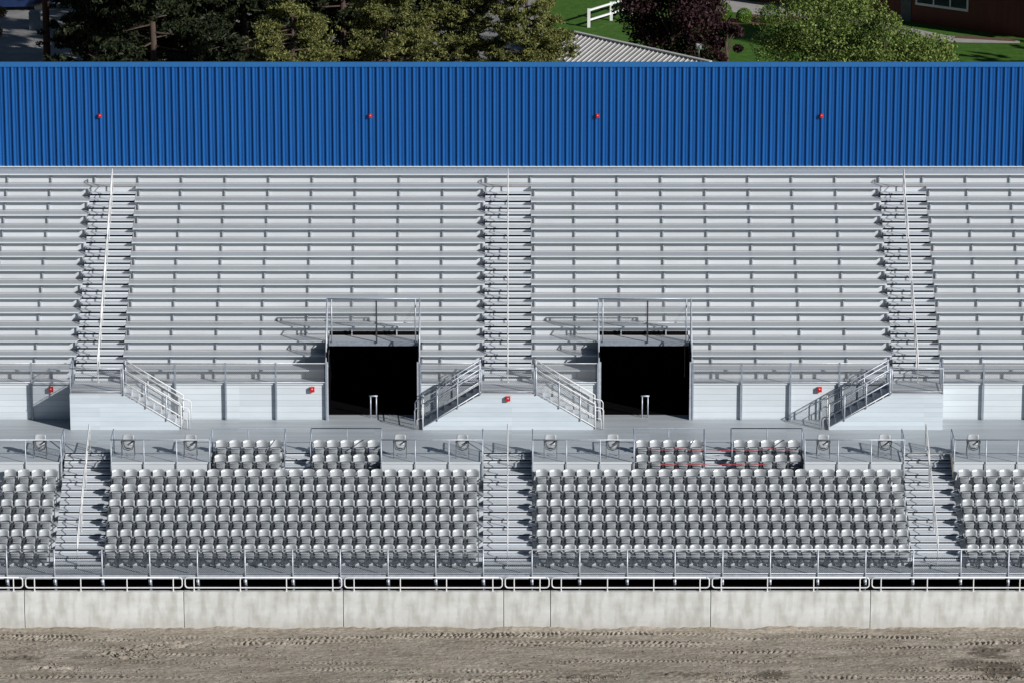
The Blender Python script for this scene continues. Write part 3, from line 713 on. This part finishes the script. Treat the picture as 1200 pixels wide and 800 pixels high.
# ------------------------------------------------------------------ landings with side stairs
HB = ZF-ZW
def landing(i, label):
    a, b, (l, r) = LAND[i]
    t = thing('landing_platform', label, 'landing', (0, 0, ZW), 'stair landings on the cross aisle')
    pts = [(a, .003), (b, .003), (b, HB-.03), (a, HB-.03)]
    lo, hi = (l if l is not None else a), (r if r is not None else b)
    pts = [(lo, .003)] + [(hi, .003)]
    if r is not None: pts += [(hi, .10)]
    pts += [(b, HB-.035), (a, HB-.035)]
    if l is not None: pts += [(lo, .10)]
    MB().poly_x(pts, YL, YL+.03).build('front_panel', SIDINGL, t)
    MB().box(a, b, YL-.02, YB+.33, HB-.032, HB+.004).build('deck', TREAD, t)
    if l is None: MB().box(a-.0, a+.03, YL+.032, YB-.05, .003, HB-.035).build('side_panel', SIDINGL, t)
    if r is None: MB().box(b-.03, b, YL+.032, YB-.05, .003, HB-.035).build('side_panel', SIDINGL, t)
    for sgn, x0, x1 in ((-1, a, l), (1, b, r)):
        if x1 is None: continue
        run = abs(x1-x0)/8; rise = HB/8.5
        for k in range(1, 9):
            xa = x0+sgn*(k-1)*run; xb = x0+sgn*k*run; z = HB-k*rise
            MB().box(min(xa,xb)-.012, max(xa,xb)+.012, YL+.035, YB-.12, z-.03, z).build('step', STEP, t)
            MB().box(xa-.006+sgn*.02, xa+.006+sgn*.02, YL+.035, YB-.12, z+.002, z+rise-.032).build('riser', STEP, t)
        # guard rails each side of the flight
        for yy, nm in ((YL-.02, 'front'), (YB-.20, 'rear')):
            d = (Vector((x1, 0, .05))-Vector((x0, 0, HB)))
            rt = thing('stair_guardrail', 'white %s rail of the stairs descending %s from the %s landing' % (nm, 'left' if sgn < 0 else 'right', side[i]), 'railing', (x0, yy, ZW+HB), 'rails of the landing stairs')
            ex, ez = d.x, d.z-.0
            hh = 1.04; WH = ALU if sgn < 0 else WHITE  # left-descending rails go grey, their shade put into the colour
            MB().tube([(0,0,hh),(ex,0,ez+hh)], .022).build('top_rail', WH, rt, True)
            MB().tube([(0,0,.08),(ex,0,ez+.08)], .020).build('bottom_rail', WHITE, rt, True)
            MB().tube([(0,0,.52),(ex,0,ez+.52)], .018).build('mid_rail', WH, rt, True)
            for s_ in (0.02, .40, .75, 1):
                MB().tube([(ex*s_,0,ez*s_-(.04 if s_ < .99 else 0)),(ex*s_,0,ez*s_+hh)], .028 if s_ > .1 else .035).build('post', ALU if s_ < .99 else WHITE, rt, True)
            yo = .09 if nm == 'front' else -.09
            e = sgn*.33
            hp = [(0,yo,.90),(ex,yo,ez+.90),(ex+e*.8,yo,ez+.84),(ex+e,yo,ez+.74),(ex+e,yo,-HB+.01)]
            MB().tube(hp, .019).build('handrail', WH, rt, True)
            MB().tube([(ex,yo,ez+.42),(ex+e*.6,yo,ez+.40),(ex+e*.72,yo,ez+.34),(ex+e*.72,yo,-HB+.01)], .016).build('handrail_return', WHITE, rt, True)
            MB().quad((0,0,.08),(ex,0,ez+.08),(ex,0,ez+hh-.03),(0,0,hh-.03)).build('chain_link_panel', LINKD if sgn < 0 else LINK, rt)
    # front rail
    ft = rail_run('landing_guardrail', 'rail along the front edge of the %s landing' % side[i], [(a+.03, YL+.0, ZF), (b-.03, YL+.0, ZF)], 1.04, [0, .5, 1] if False else [0, 1], mesh=True, bottom=.08, mid=None, group='rails on the landings', mt=ALU)
    if l is None or r is None:
        xx = a+.03 if l is None else b-.03
        rail_run('landing_guardrail', 'side rail of the %s landing running back to the bulkhead' % side[i], [(xx, YL+.06, ZF), (xx, YB-.12, ZF)], 1.04, [0, .5, 1], mesh=True, bottom=.08, group='rails on the landings', mt=ALU_D, link=LINKD)
SIDINGL = plank_mat('landing_siding', (.61, .68, .745), (.55, .62, .685), 2, .19, .05, off=.02)
landing(0, 'pale landing box under the left upper stairs with steps down to the right')
landing(1, 'wide pale landing box under the centre upper stairs with steps down both sides')
landing(2, 'pale landing box under the right upper stairs with steps down to the left')

# ------------------------------------------------------------------ portals
yh = YB+3*DU-.28; zh = ZF+3*RU
for i, (a, b) in enumerate(PORT):
    nm = ['left', 'right'][i]
    t = thing('entry_portal', 'dark entry portal in the upper tier, %s of the centre stairs' % nm, 'portal', (0,0,0), 'entry portals')
    # tunnel lining with its shade painted black, floor edge then stairs falling away into the dark
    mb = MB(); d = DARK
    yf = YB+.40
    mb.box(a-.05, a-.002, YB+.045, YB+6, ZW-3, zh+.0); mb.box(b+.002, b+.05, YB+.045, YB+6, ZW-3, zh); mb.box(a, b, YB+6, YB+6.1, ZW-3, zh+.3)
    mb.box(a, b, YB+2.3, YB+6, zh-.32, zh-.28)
    mb.build('tunnel_shade_lining', DARK, t)
    MB().box(a+.01, b-.01, YB+4*DU-.012, YB+4*DU-.004, zh+.004, zh+.17).build('slot_shade_strip', DARK, t)  # dark strip before the riser, painting the shade of an open slot
    MB().box(a, b, YB+.62, YB+6, ZW+.004, ZW+.012).build('tunnel_shade_floor', DARK, t)  # black sheet standing for the shade past the floor edge
    MB().box(a+.005, b-.005, yh, yh+.30, zh-.034, zh-.002).build('lintel_deck', DECK, t)
    MB().box(a, b, yh-.04, yh-.002, zh-.17, zh+.004).build('lintel_beam', ALU_D, t)
    for x in (a-.03, b+.03):   # stepped cheek walls beside the opening
        mb = MB(); pts = [(YB+.05, ZF-.0), (YB+.05, ZW)]
        for n in range(3):
            mb.box(x-.025, x+.025, YB+n*DU+.05*(n == 0), YB+(n+1)*DU, ZW+.003, ZF+n*RU+.02+.0)
        mb.build('cheek_wall', ALU_D, t)
        mb = MB(); mb.box(x-.06, x+.06, YB-.10, YB-.02, ZW+.003, ZF+.9); mb.build('door_post', ALU, t)
    # rails round the opening
    for x, sd_ in ((a-.06, 'left'), (b+.06, 'right')):
        s_ = thing('portal_side_rail', 'sloping guard rail on the %s side of the %s portal' % (sd_, nm), 'railing', (0,0,0), 'rails around the portals')
        top = [(x, YB-.06, ZF+.88), (x, yh-.05, zh+1.80)]
        MB().tube(top, .03).build('top_rail', ALU, s_, True)
        MB().tube([(x, YB-.06, ZF+.1), (x, yh-.05, zh+.15)], .024).build('bottom_rail', ALU, s_, True)
        for q in (0, .5, 1):
            y = YB-.06+(yh+.01-YB)*q; z0 = ZF+(zh-ZF)*q; z1 = ZF+.88+(zh+1.80-ZF-.88)*q
            MB().tube([(x, y, z0-(.1 if q == 0 else 0)), (x, y, z1)], .026).build('post', ALU, s_, True)
        MB().quad((x, YB-.06, ZF+.1), (x, yh-.05, zh+.15), (x, yh-.05, zh+1.78), (x, YB-.06, ZF+.86)).build('chain_link_panel', LINK, s_)
    s_ = thing('portal_top_rail', 'chain link guard rail above the %s portal' % nm, 'railing', (0,0,0), 'rails around the portals')
    MB().tube([(a-.06, yh-.05, zh+1.80), (b+.06, yh-.05, zh+1.80)], .024).build('top_rail', ALU, s_, True)
    MB().tube([(a, yh-.05, zh+.80), (b, yh-.05, zh+.80)], .018).build('mid_rail', ALU, s_, True)
    xm = (a+b)/2+.12
    MB().box(xm-.03, xm+.03, yh-.1, yh-.045, zh-.05, zh+1.72).build('post', FRAMED, s_)
    for x in (a+.12, b-.12): MB().tube([(x, yh-.06, zh-.02), (x, yh-.06, zh+1.78)], .026).build('post', ALU, s_, True)
    MB().quad((a, yh-.04, zh+.80), (b, yh-.04, zh+.80), (b, yh-.04, zh+1.78), (a, yh-.04, zh+1.78)).build('chain_link_panel', LINK, s_)
    # stair-head handrail inside the portal
    xh = (436.5-600)/29.25 if i == 0 else (757-600)/29.25
    hd = thing('portal_handrail', 'pair of pale upright pipes with a top bar in the mouth of the %s portal' % nm, 'handrail', (xh, YB+.28, ZW), 'handrails in the portal mouths')
    for x in (-.115, .115): MB().tube([(x,0,0),(x,0,.88)], .026).build('post', ALU, hd, True)
    MB().tube([(-.17,0,.90),(.17,0,.90)], .03).build('top_rail', ALU, hd, True)

# ------------------------------------------------------------------ alarm strobes
def strobe(x, y, z, s, lab):
    t = thing('alarm_strobe', lab, 'alarm', (x, y, z), 'red alarm strobes')
    MB().box(-.075*s,.075*s,-.12*s,0,-.085*s,.085*s).build('housing', RED, t)
    MB().box(-.025*s,.02*s,-.135*s,-.122*s,.015*s,.05*s).build('lens', LENS, t)
YFN = YT+.42
for px, lab in ((119.5,'leftmost red alarm strobe on the blue wall'),(435,'red alarm strobe on the blue wall, second from left'),(700,'red alarm strobe on the blue wall, third from left'),(961.5,'rightmost red alarm strobe on the blue wall')):
    strobe((px-600)/27.9, YFN-.042, 14.78, .85, lab)
strobe((57.5-600)/29.25, YB-.003, ZW+1.28, 1.15, 'red alarm strobe on the bulkhead left of the left landing, partly in shade')
strobe((365-600)/29.25, YB-.003, ZW+1.28, 1.15, 'red alarm strobe on the bulkhead beside the left portal')
strobe((595.5-600)/29.6, YL-.003, ZF-.19, 1.1, 'red alarm strobe on the front of the centre landing')
strobe((962-600)/29.25, YB-.003, ZW+1.28, 1.15, 'red alarm strobe on the bulkhead near the right landing stairs')

# red tape across the right-hand boxes
for (n, x0, x1, lab) in ((7, XO+5.55, XO+11.25, 'red ribbon tied along the rear seats of the right pair of boxes'), (6, XO+5.9, XO+10.1, 'red ribbon tied along the front seats of the right pair of boxes')):
    mb = MB(); yy = row_y(n)+.33-.0; zz = ZD+n*RL+.60; K = 40
    for k in range(K):
        u0, u1 = k/K, (k+1)/K; xa, xb = x0+(x1-x0)*u0, x0+(x1-x0)*u1
        sg = lambda u: zz+.02*math.sin(u*9)-.05*abs(math.sin(u*15)); z0, z1 = sg(u0), sg(u1)
        mb.quad((xa, yy, z0), (xb, yy, z1), (xb, yy+.003, z1+.028), (xa, yy+.003, z0+.028))
    tag(mb.build('red_ribbon', TAPE), lab, 'ribbon')

# ------------------------------------------------------------------ blue wall
t = thing('blue_metal_wall', 'long bright blue ribbed sheet metal wall behind the top bench', 'wall', (0, YFN, 0))
z0, z1 = 12.60, 16.90
prof = [(0,0),(.060,0),(.072,-.014),(.086,-.014),(.104,0),(.146,0),(.158,-.014),(.172,-.014),(.190,0),(.224,0),(.230,-.066),(.238,-.067),(.270,-.026),(.3048,0)]
mb = MB(); x = -XE; pts = []
while x < XE: pts += [(x+p[0], p[1]) for p in prof[:-1]]; x += .3048
for i, (px, py) in enumerate(pts): mb.v += [(px, py, z0), (px, py, z1)]
for i in range(len(pts)-1): mb.f.append([2*i, 2*i+2, 2*i+3, 2*i+1]); mb.mi.append(0)
mb.build('ribbed_sheet', BLUE, t)
MB().box(-XE, XE, -.055, .06, z1-.04, z1+.16).build('cap_trim', BLUET, t)
MB().box(-XE, XE, -.06, .0, z0-.045, z0+.0).build('base_flashing', BENCHN, t)
MB().box(-XE, XE, .01, .03, z0-.6, z1-.05).build('backing', ALU_D, t)

# ------------------------------------------------------------------ yard behind the wall
def sheet(name, pts, m, z):
    k = MB(); k.v = [(p.x, p.y, z) for p in pts]; k.f = [list(range(len(pts)))]; k.mi = [0]; return structure(k.build(name, m))
G = ground_at
ASPH = mat('pale_asphalt', (.30, .295, .29), .9, 0, noise=(.16, .16, .16), nscale=.6, bump=.2, spec=.2)
LAWN = mat('lawn_turf', (.045, .115, .018), .9, 0, noise=(.08, .165, .03), nscale=2.5, bump=1, bscale=30, spec=.1)
PATH = mat('path_paving', (.40, .385, .36), .85, 0, noise=(.30, .29, .27), nscale=1.5)
MULCH = mat('bark_mulch', (.16, .07, .045), .95, 0, noise=(.08, .04, .03), nscale=6, bump=.8, bscale=30)
sheet('asphalt_yard', [G(-300,240), G(690,240), G(690,-110), G(-300,-110)], ASPH, -.13)
sheet('lawn', [G(640,240), G(1500,240), G(1500,-60), G(640,-60)], LAWN, -.12)
sheet('path', [G(826,9), G(880,15), G(1000,22), G(1010,12), G(880,0), G(820,-12)], PATH, -.10)
sheet('kerb_path', [G(985,14), G(1110,40), G(1195,46), G(1195,49), G(1105,48), G(985,22)], PATH, -.098)
sheet('mulch_bed', [G(820,22), G(845,26), G(900,27), G(1000,14), G(1000,0), G(890,6), G(870,18), G(845,20), G(825,18)], MULCH, -.108)
sheet('mulch_strip', [G(1120,40), G(1190,44), G(1190,47), G(1118,43)], MULCH, -.094)

# trees --------------------------------------------------------------
def leaves(name, C, size, m, parent, elong=1.6, k=3):
    "C: Nx3 clump points -> many small tilted leaf faces"
    n = len(C); a = rng.normal(size=(n, 3)); a /= np.linalg.norm(a, axis=1)[:, None]; b = rng.normal(size=(n, 3)); b -= a*(a*b).sum(1)[:, None]; b /= np.linalg.norm(b, axis=1)[:, None]
    s = size*rng.uniform(.6, 1.35, (n, 1)); v = np.stack([C-a*s*elong, C+b*s*.6, C+a*s*elong, C-b*s*.6], 1).reshape(-1, 3)
    me = bpy.data.meshes.new(name); me.vertices.add(4*n); me.vertices.foreach_set('co', v.astype(np.float32).ravel())
    me.loops.add(4*n); me.loops.foreach_set('vertex_index', np.arange(4*n, dtype=np.int32)); me.polygons.add(n); me.polygons.foreach_set('loop_start', np.arange(0, 4*n, 4, dtype=np.int32))
    me.update(calc_edges=True); me.materials.append(m); o = bpy.data.objects.new(name, me); COL.objects.link(o); o.parent = parent; return o
def pine(label, x, y, h, r, m, nb=70, base=.15, per=34, tuft=.26, needles=30, size=.045, z0=0):
    t = thing('pine_tree', label, 'tree', (x, y, -.15), 'conifers behind the blue wall')
    MB().tube([(0,0,0),(.1,.05,h*.35),(-.08,.1,h*.7),(0,0,h*.98)], .26, 8, r2=.04).build('trunk', BARK, t, True)
    C = []; bm_ = MB()
    for i in range(nb):
        f = base+(1-base)*((i+random.random())/nb); z = h*f; az = random.random()*6.283
        L = r*(1-f**2.2)**.7*random.uniform(.65, 1.12)+.25; droop = random.uniform(-.1, .25)
        e = Vector((math.cos(az)*L, math.sin(az)*L, z+L*droop)); s_ = Vector((0,0,z-.2))
        mid = s_.lerp(e, .5)+Vector((0,0,-.12*L)); bm_.tube([s_, mid, e], .05, 4, r2=.012)
        for q in range(per):
            u = random.uniform(.3, 1.05)**.7; p = s_.lerp(mid, u*2) if u < .5 else mid.lerp(e, (u-.5)*2)
            p = p+Vector((random.gauss(0,.13*L), random.gauss(0,.13*L), random.gauss(.05,.07*L)))
            C.append((p, random.uniform(.6, 1.3)))
    P = np.array([tuple(c[0]) for c in C]); S = np.array([c[1] for c in C])
    Q = np.repeat(P, needles, 0); off = rng.normal(size=Q.shape)*tuft*.42*np.repeat(S, needles)[:, None]; off[:, 2] *= .75; off[:, 2] = np.abs(off[:, 2])*1.0-.05
    bm_.build('branches', BARK, t); leaves('crown', Q+off, size, m, t, 2.0); return t
def broad(name, label, x, y, zc, rx, ry, rz, m, n, size, lobes=26, low=0.0, group='leafy trees behind the blue wall'):
    t = thing(name, label, 'tree', (x, y, -.13), group)
    MB().tube([(0,0,0),(.05,0,zc*.5),(0,.05,zc)], .16, 8, r2=.07).build('trunk', BARK, t, True); bm_ = MB(); C = []
    for i in range(lobes):
        d = rng.normal(size=3); d /= np.linalg.norm(d); q = random.uniform(.55, 1.0); c = np.array([d[0]*rx*q, d[1]*ry*q, zc+d[2]*rz*q])
        bm_.tube([(0,0,zc*.5), (c[0]*.5, c[1]*.5, (zc*.6+c[2]*.4)), tuple(c)], .05, 4, r2=.01)
        k = n//lobes; rr = random.uniform(.20, .36)*min(rx, rz)*1.3; w_ = rng.normal(size=(k, 3)); w_ /= np.linalg.norm(w_, axis=1)[:, None]; w_ *= (rr*rng.uniform(.35, 1.05, (k, 1))**.5); w_[:, 2] *= .75
        C.append(c+w_)
    bm_.build('branches', BARK, t); leaves('crown', np.concatenate(C), size, m, t, 1.25); return t

def tp(px, Y): return (px-600)/F*((Y-CAM.y)*math.cos(TH)+(CAM.z-6)*math.sin(TH))
# sunlit pines, left to right
pine('sunlit olive green pine standing between dark conifers', tp(345, 66), 66, 11.2, 3.2, PINE, 62, .35, 26)
pine('ragged olive green pine behind the middle of the wall', tp(455, 70), 70, 11.6, 3.4, PINE, 70, .3, 28)
pine('broad bushy pine with brown tips left of the shed', tp(545, 74), 74, 10.6, 3.2, PINE, 66, .3, 26)
pine('dense yellow green pine beside the shed roof', tp(618, 72), 72, 11.0, 2.7, PINE, 90, .25, 34)
pine('small pine top poking up in front of the shed roof', tp(703, 62), 62, 6.1, 1.0, PINE, 34, .3, 14)
# dark shaded conifers
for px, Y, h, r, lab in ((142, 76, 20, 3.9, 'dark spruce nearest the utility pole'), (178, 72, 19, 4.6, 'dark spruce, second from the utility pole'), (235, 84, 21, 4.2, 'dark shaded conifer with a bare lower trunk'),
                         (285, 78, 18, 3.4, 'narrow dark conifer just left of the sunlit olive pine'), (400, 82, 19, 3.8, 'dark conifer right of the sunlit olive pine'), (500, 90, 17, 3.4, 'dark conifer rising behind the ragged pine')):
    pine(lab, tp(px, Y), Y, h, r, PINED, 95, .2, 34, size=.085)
# off-frame trees added for shade, to darken the left part of the yard
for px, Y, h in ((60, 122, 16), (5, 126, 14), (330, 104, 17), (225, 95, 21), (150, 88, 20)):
    pine({60: 'added dark conifer right behind the utility pole', 5: 'added dark conifer at the top left corner', 330: 'added dark conifer far behind the sunlit olive pine', 225: 'dark spruce added for shade deep among the left conifers', 150: 'added tall dark spruce between the two front spruces at left'}[px], tp(px, Y), Y, h, 3.4, PINED, 60, .45, 28, size=.08)
pine('added dark spruce shading the asphalt near the utility pole', -22, 93, 16, 3.6, PINED, 90, .12, 34, size=.10)  # this spruce and the next are added to cast shade on the yard
pine('dark spruce between the left conifers and the asphalt, added for shade', -11, 88, 20, 4.2, PINED, 90, .12, 34, size=.10)
broad('plum_tree', 'dark purple leaved tree between the shed roof and the lawn', tp(788, 98), 98, 3.3, 3.3, 2.6, 2.9, PLUM, 30000, .085, 44)
broad('plum_tree', 'low purple leaved sapling on the edge of the lawn', tp(852, 96), 96, 1.9, 1.0, 1.0, 1.1, PLUM, 3000, .08, 10)
broad('leafy_tree', 'bright green leafy tree with ragged top in front of the lawn', tp(965, 84), 84, 4.9, 3.1, 2.6, 3.3, MAPLE, 26000, .066, 52)
broad('leafy_tree', 'lower spreading green tree in front of the red building', tp(1035, 82), 82, 3.7, 4.3, 2.4, 2.5, MAPLE, 30000, .064, 60)
broad('leafy_tree', 'dark leafy tree at the top right corner', tp(1185, 108), 108, 6.2, 3.0, 2.4, 2.2, PINED, 7000, .09, 18)
broad('leafy_tree', 'tree with dry brown leaves at the left edge above the path', tp(-14, 97), 97, 2.6, 1.3, 1.2, 1.2, BROWNLEAF, 2200, .07, 10)
pine('added tall dark spruce shading the red building, outside the right edge', 44, 84, 20, 5, PINED, 70, .2, 24, size=.10)  # this tree and the next are added out of view for shade
pine('added tall dark spruce further right of the red building', 51, 92, 19, 5, PINED, 60, .2, 22, size=.10)
# clipped round shrubs
for px, py, r, lab in ((829,16,.52,'left one of two clipped round shrubs beside the white post'),(846,17,.0,''),(874,22,.0,'')):
    pass
def ball(px, py, r, lab):
    p = G(px, py); t = thing('round_shrub', lab, 'shrub', (p.x, p.y, -.12), 'clipped shrubs beside the path')
    n = 2600; w_ = rng.normal(size=(n, 3)); w_ /= np.linalg.norm(w_, axis=1)[:, None]; w_ *= r*rng.uniform(.88, 1.03, (n, 1)); w_[:, 2] += r*.8; w_ = w_[w_[:, 2] > 0]
    leaves('foliage', w_, .035, SHRUB, t, 1.2); MB().tube([(0,0,0),(0,0,r*.9)], .04).build('stem', BARK, t)
ball(828, 21, .52, 'round clipped shrub left of the white post')
ball(846, 22, .62, 'larger round clipped shrub right of the white post')
ball(872, 24, .48, 'small round clipped shrub beside the green leafy tree')
ball(902, 24, .6, 'clipped shrub half hidden behind the green leafy tree')

# shed with ribbed roof
A = G(672, 38, 4.0); B = G(832, 73, 4.0); d = (B-A).normalized(); L = (B-A).length; nrm = Vector((d.y, -d.x, 0)); nrm = nrm if nrm.y < 0 else -nrm
sh = thing('shed', 'shed with pale grey ribbed metal roof beside the pines', 'shed', (A.x, A.y, 0))
sh.rotation_euler.z = math.atan2(d.y, d.x)
# local frame: x along the ridge, -y toward the viewer
Wd, drop = 4.2, 1.9
ROOF = mat('roof_metal', (.58, .57, .56), .55, .1, noise=(.48, .47, .46), nscale=1.5, stretch=(1,.3,1))
mb = MB(); mb.quad((0,0,4.0),(L,0,4.0),(L,-Wd,4.0-drop),(0,-Wd,4.0-drop)); mb.quad((0,0.0,4.0),(L,0,4.0),(L,Wd,4.0-drop),(0,Wd,4.0-drop))
rf = mb.build('roof', ROOF, sh)
mb = MB(); x = .15
while x < L:
    for s_ in (-1, 1): mb.tube([(x,0,4.02),(x,s_*Wd,4.02-drop)], .035, 4)
    x += .33
mb.build('rib', ROOF, rf); MB().box(-.05,L+.05,-.12,.12,3.99,4.07).build('ridge_cap', ROOF, rf)
MB().box(.25, L-.25, -Wd+.3, Wd-.3, -.1, 4.0-drop-.05).build('wall', mat('shed_wall', (.55,.54,.5), .8, noise=(.48,.47,.44)), sh)
mb = MB(); mb.v = [(L-.24,-Wd+.2,4-drop-.02),(L-.24,Wd-.2,4-drop-.02),(L-.24,0,3.95)]; mb.f = [[0,1,2]]; mb.mi = [0]; mb.build('gable', WHITE, sh)
mb = MB(); mb.tube([(L,0,3.98),(L,-Wd,3.98-drop)], .09, 4).tube([(L,0,3.98),(L,Wd,3.98-drop)], .09, 4); mb.build('rake_trim', WHITE, sh)

# lamp, pole, white fence
p = G(814, 78); lp = thing('yard_lamp', 'thin white pole lamp with square head beside the shed roof', 'lamp', (p.x, p.y-6, -.1))
hz = 60.15-((p.y-6-CAM.y))*math.tan(TH-math.atan((400-53)/F))
MB().tube([(0,0,0),(0,0,hz-.1)], .035).build('pole', WHITE, lp); MB().box(-.13,.13,-.13,.13,hz-.12,hz+.12).box(-.16,.16,-.16,.16,hz+.125,hz+.16).build('head', WHITE, lp)
p = Vector((tp(53, 90), 90, 0)); up_ = thing('utility_pole', 'tall dark brown wooden utility pole at the left', 'pole', (p.x, p.y, -.15))
MB().tube([(0,0,0),(0,0,12)], .22, 10, r2=.17).build('shaft', POLE, up_, True); MB().box(-1.1,1.1,-.07,.07,11.2,11.35).build('crossarm', POLE, up_)
A2, B2 = G(690, 30), G(752, 11)
fn = thing('rail_fence', 'white two-rail fence beyond the shed', 'fence', (A2.x, A2.y, -.12)); dv = B2-A2
for z in (.45, 1.05): 
    mb = MB(); mb.tube([(0,0,z), (dv.x*1.9, dv.y*1.9, z)], .075, 4); mb.build('rail', WHITE, fn)
for k in range(5):
    q = dv*(k*.42); MB().box(q.x-.09,q.x+.09,q.y-.09,q.y+.09,0,1.15).build('post', WHITE, fn)
p = G(838, 22); wp = thing('white_post', 'white square porch post between two clipped shrubs', 'post', (p.x, p.y, -.11)); MB().box(-.13,.13,-.13,.13,0,3).box(-.17,.17,-.17,.17,0,.2).build('shaft', WHITE, wp)
# shaded utility cabinet and dark car roof at far left
p = G(41, 32); cb = thing('utility_cabinet', 'blue grey utility cabinet standing in shade left of the pole', 'cabinet', (p.x, p.y, -.12))
CB = mat('cabinet_paint', (.16,.21,.25), .6, noise=(.12,.16,.2)); MB().box(-.33,.33,-.3,.3,0,1.0).build('body', CB, cb)
MB().box(-.31,-.01,-.315,-.302,.05,.9).box(.01,.31,-.315,-.302,.05,.9).build('door', CB, cb); MB().poly_x([(-.36,1.002),(.36,1.002),(.30,1.12),(-.30,1.12)], -.33, .33).build('lid', CB, cb)
# parked car mostly cut by the top edge
def car(px, py, lab, col, rz):
    p = G(px, py); c = thing('parked_car', lab, 'car', (p.x, p.y, -.13)); c.rotation_euler.z = rz
    PM = mat('car_paint', col, .3, .3, noise=tuple(v*.8 for v in col)); GL = mat('car_glass', (.02,.025,.03), .1, noise=(.03,.035,.04)); TY = mat('tyre', (.015,.015,.015), .9, noise=(.02,.02,.02))
    MB().poly_x([(-2.2,.3),(2.2,.3),(2.25,.7),(1.9,.85),(1.1,.92),(-1.9,.95),(-2.25,.8)], -.85, .85).build('body', PM, c)
    MB().poly_x([(-1.7,.95),(1.0,.93),(.35,1.42),(-1.2,1.45)], -.72, .72).build('cabin', GL, c); MB().box(-1.15,.32,-.68,.68,1.45,1.49).build('roof', PM, c)
    for x in (-1.35, 1.35):
        for y in (-.8, .8): MB().tube([(x,y-.1,.32),(x,y+.1,.32)], .32, 16).build('wheel', TY, c)
car(20, 8, 'dark blue parked car in shade at the top left corner', (.02,.04,.12), .1)
car(228, 46, 'dark grey parked car in shade beneath the conifers', (.06,.07,.09), .25)

# red building
A = G(985, 12); B = G(1215, 44); d = (B-A).normalized(); L = (B-A).length+6
bd = thing('red_building', 'dark red boarded building with white framed windows at the top right', 'building', (A.x, A.y, -.12)); bd.rotation_euler.z = math.atan2(d.y, d.x)
REDW = plank_mat('red_boards', (.13,.022,.016), (.09,.016,.012), 0, .2, .08, stretch=(3,3,.4))
MB().box(-9, L, 0, 8, 0, 4.2).build('wall', REDW, bd)
MB().box(-9.5, L+.5, -1.6, 8.4, 4.2, 4.4).build('eave', WHITE, bd)
GLS = mat('window_glass', (.03,.035,.045), .08, noise=(.05,.06,.07), nscale=2)
def win(x0, x1, z0, z1, n):
    f = MB(); f.box(x0-.1,x1+.1,-.09,-.003,z0-.14,z0).box(x0-.1,x1+.1,-.07,-.003,z1,z1+.1).box(x0-.1,x0,-.07,-.003,z0,z1).box(x1,x1+.1,-.07,-.003,z0,z1)
    for k in range(1, n): xx = x0+(x1-x0)*k/n; f.box(xx-.04,xx+.04,-.06,-.003,z0,z1)
    w_ = f.build('window', WHITE, bd)
    for k in range(n): a = x0+(x1-x0)*k/n; MB().box(a+.05,a+(x1-x0)/n-.05,-.03,-.006,z0,z1).build('pane', GLS, w_)
def along(px): # ridge parameter on the facade for a picture column
    return (px-985)/(1215-985)*(B-A).length
win(along(1076), along(1134), 1.25, 2.9, 3)
win(along(990), along(1003), 1.25, 2.5, 1)
MB().box(along(1057), along(1069), -.05, -.003, 0, 2.2).build('door', mat('door_paint', (.10,.11,.12), .6, noise=(.07,.08,.09)), bd)
MB().tube([(along(1022),-.5,0),(along(1022),-.5,1.1)], .07).build('fire_standpipe', RED, bd)
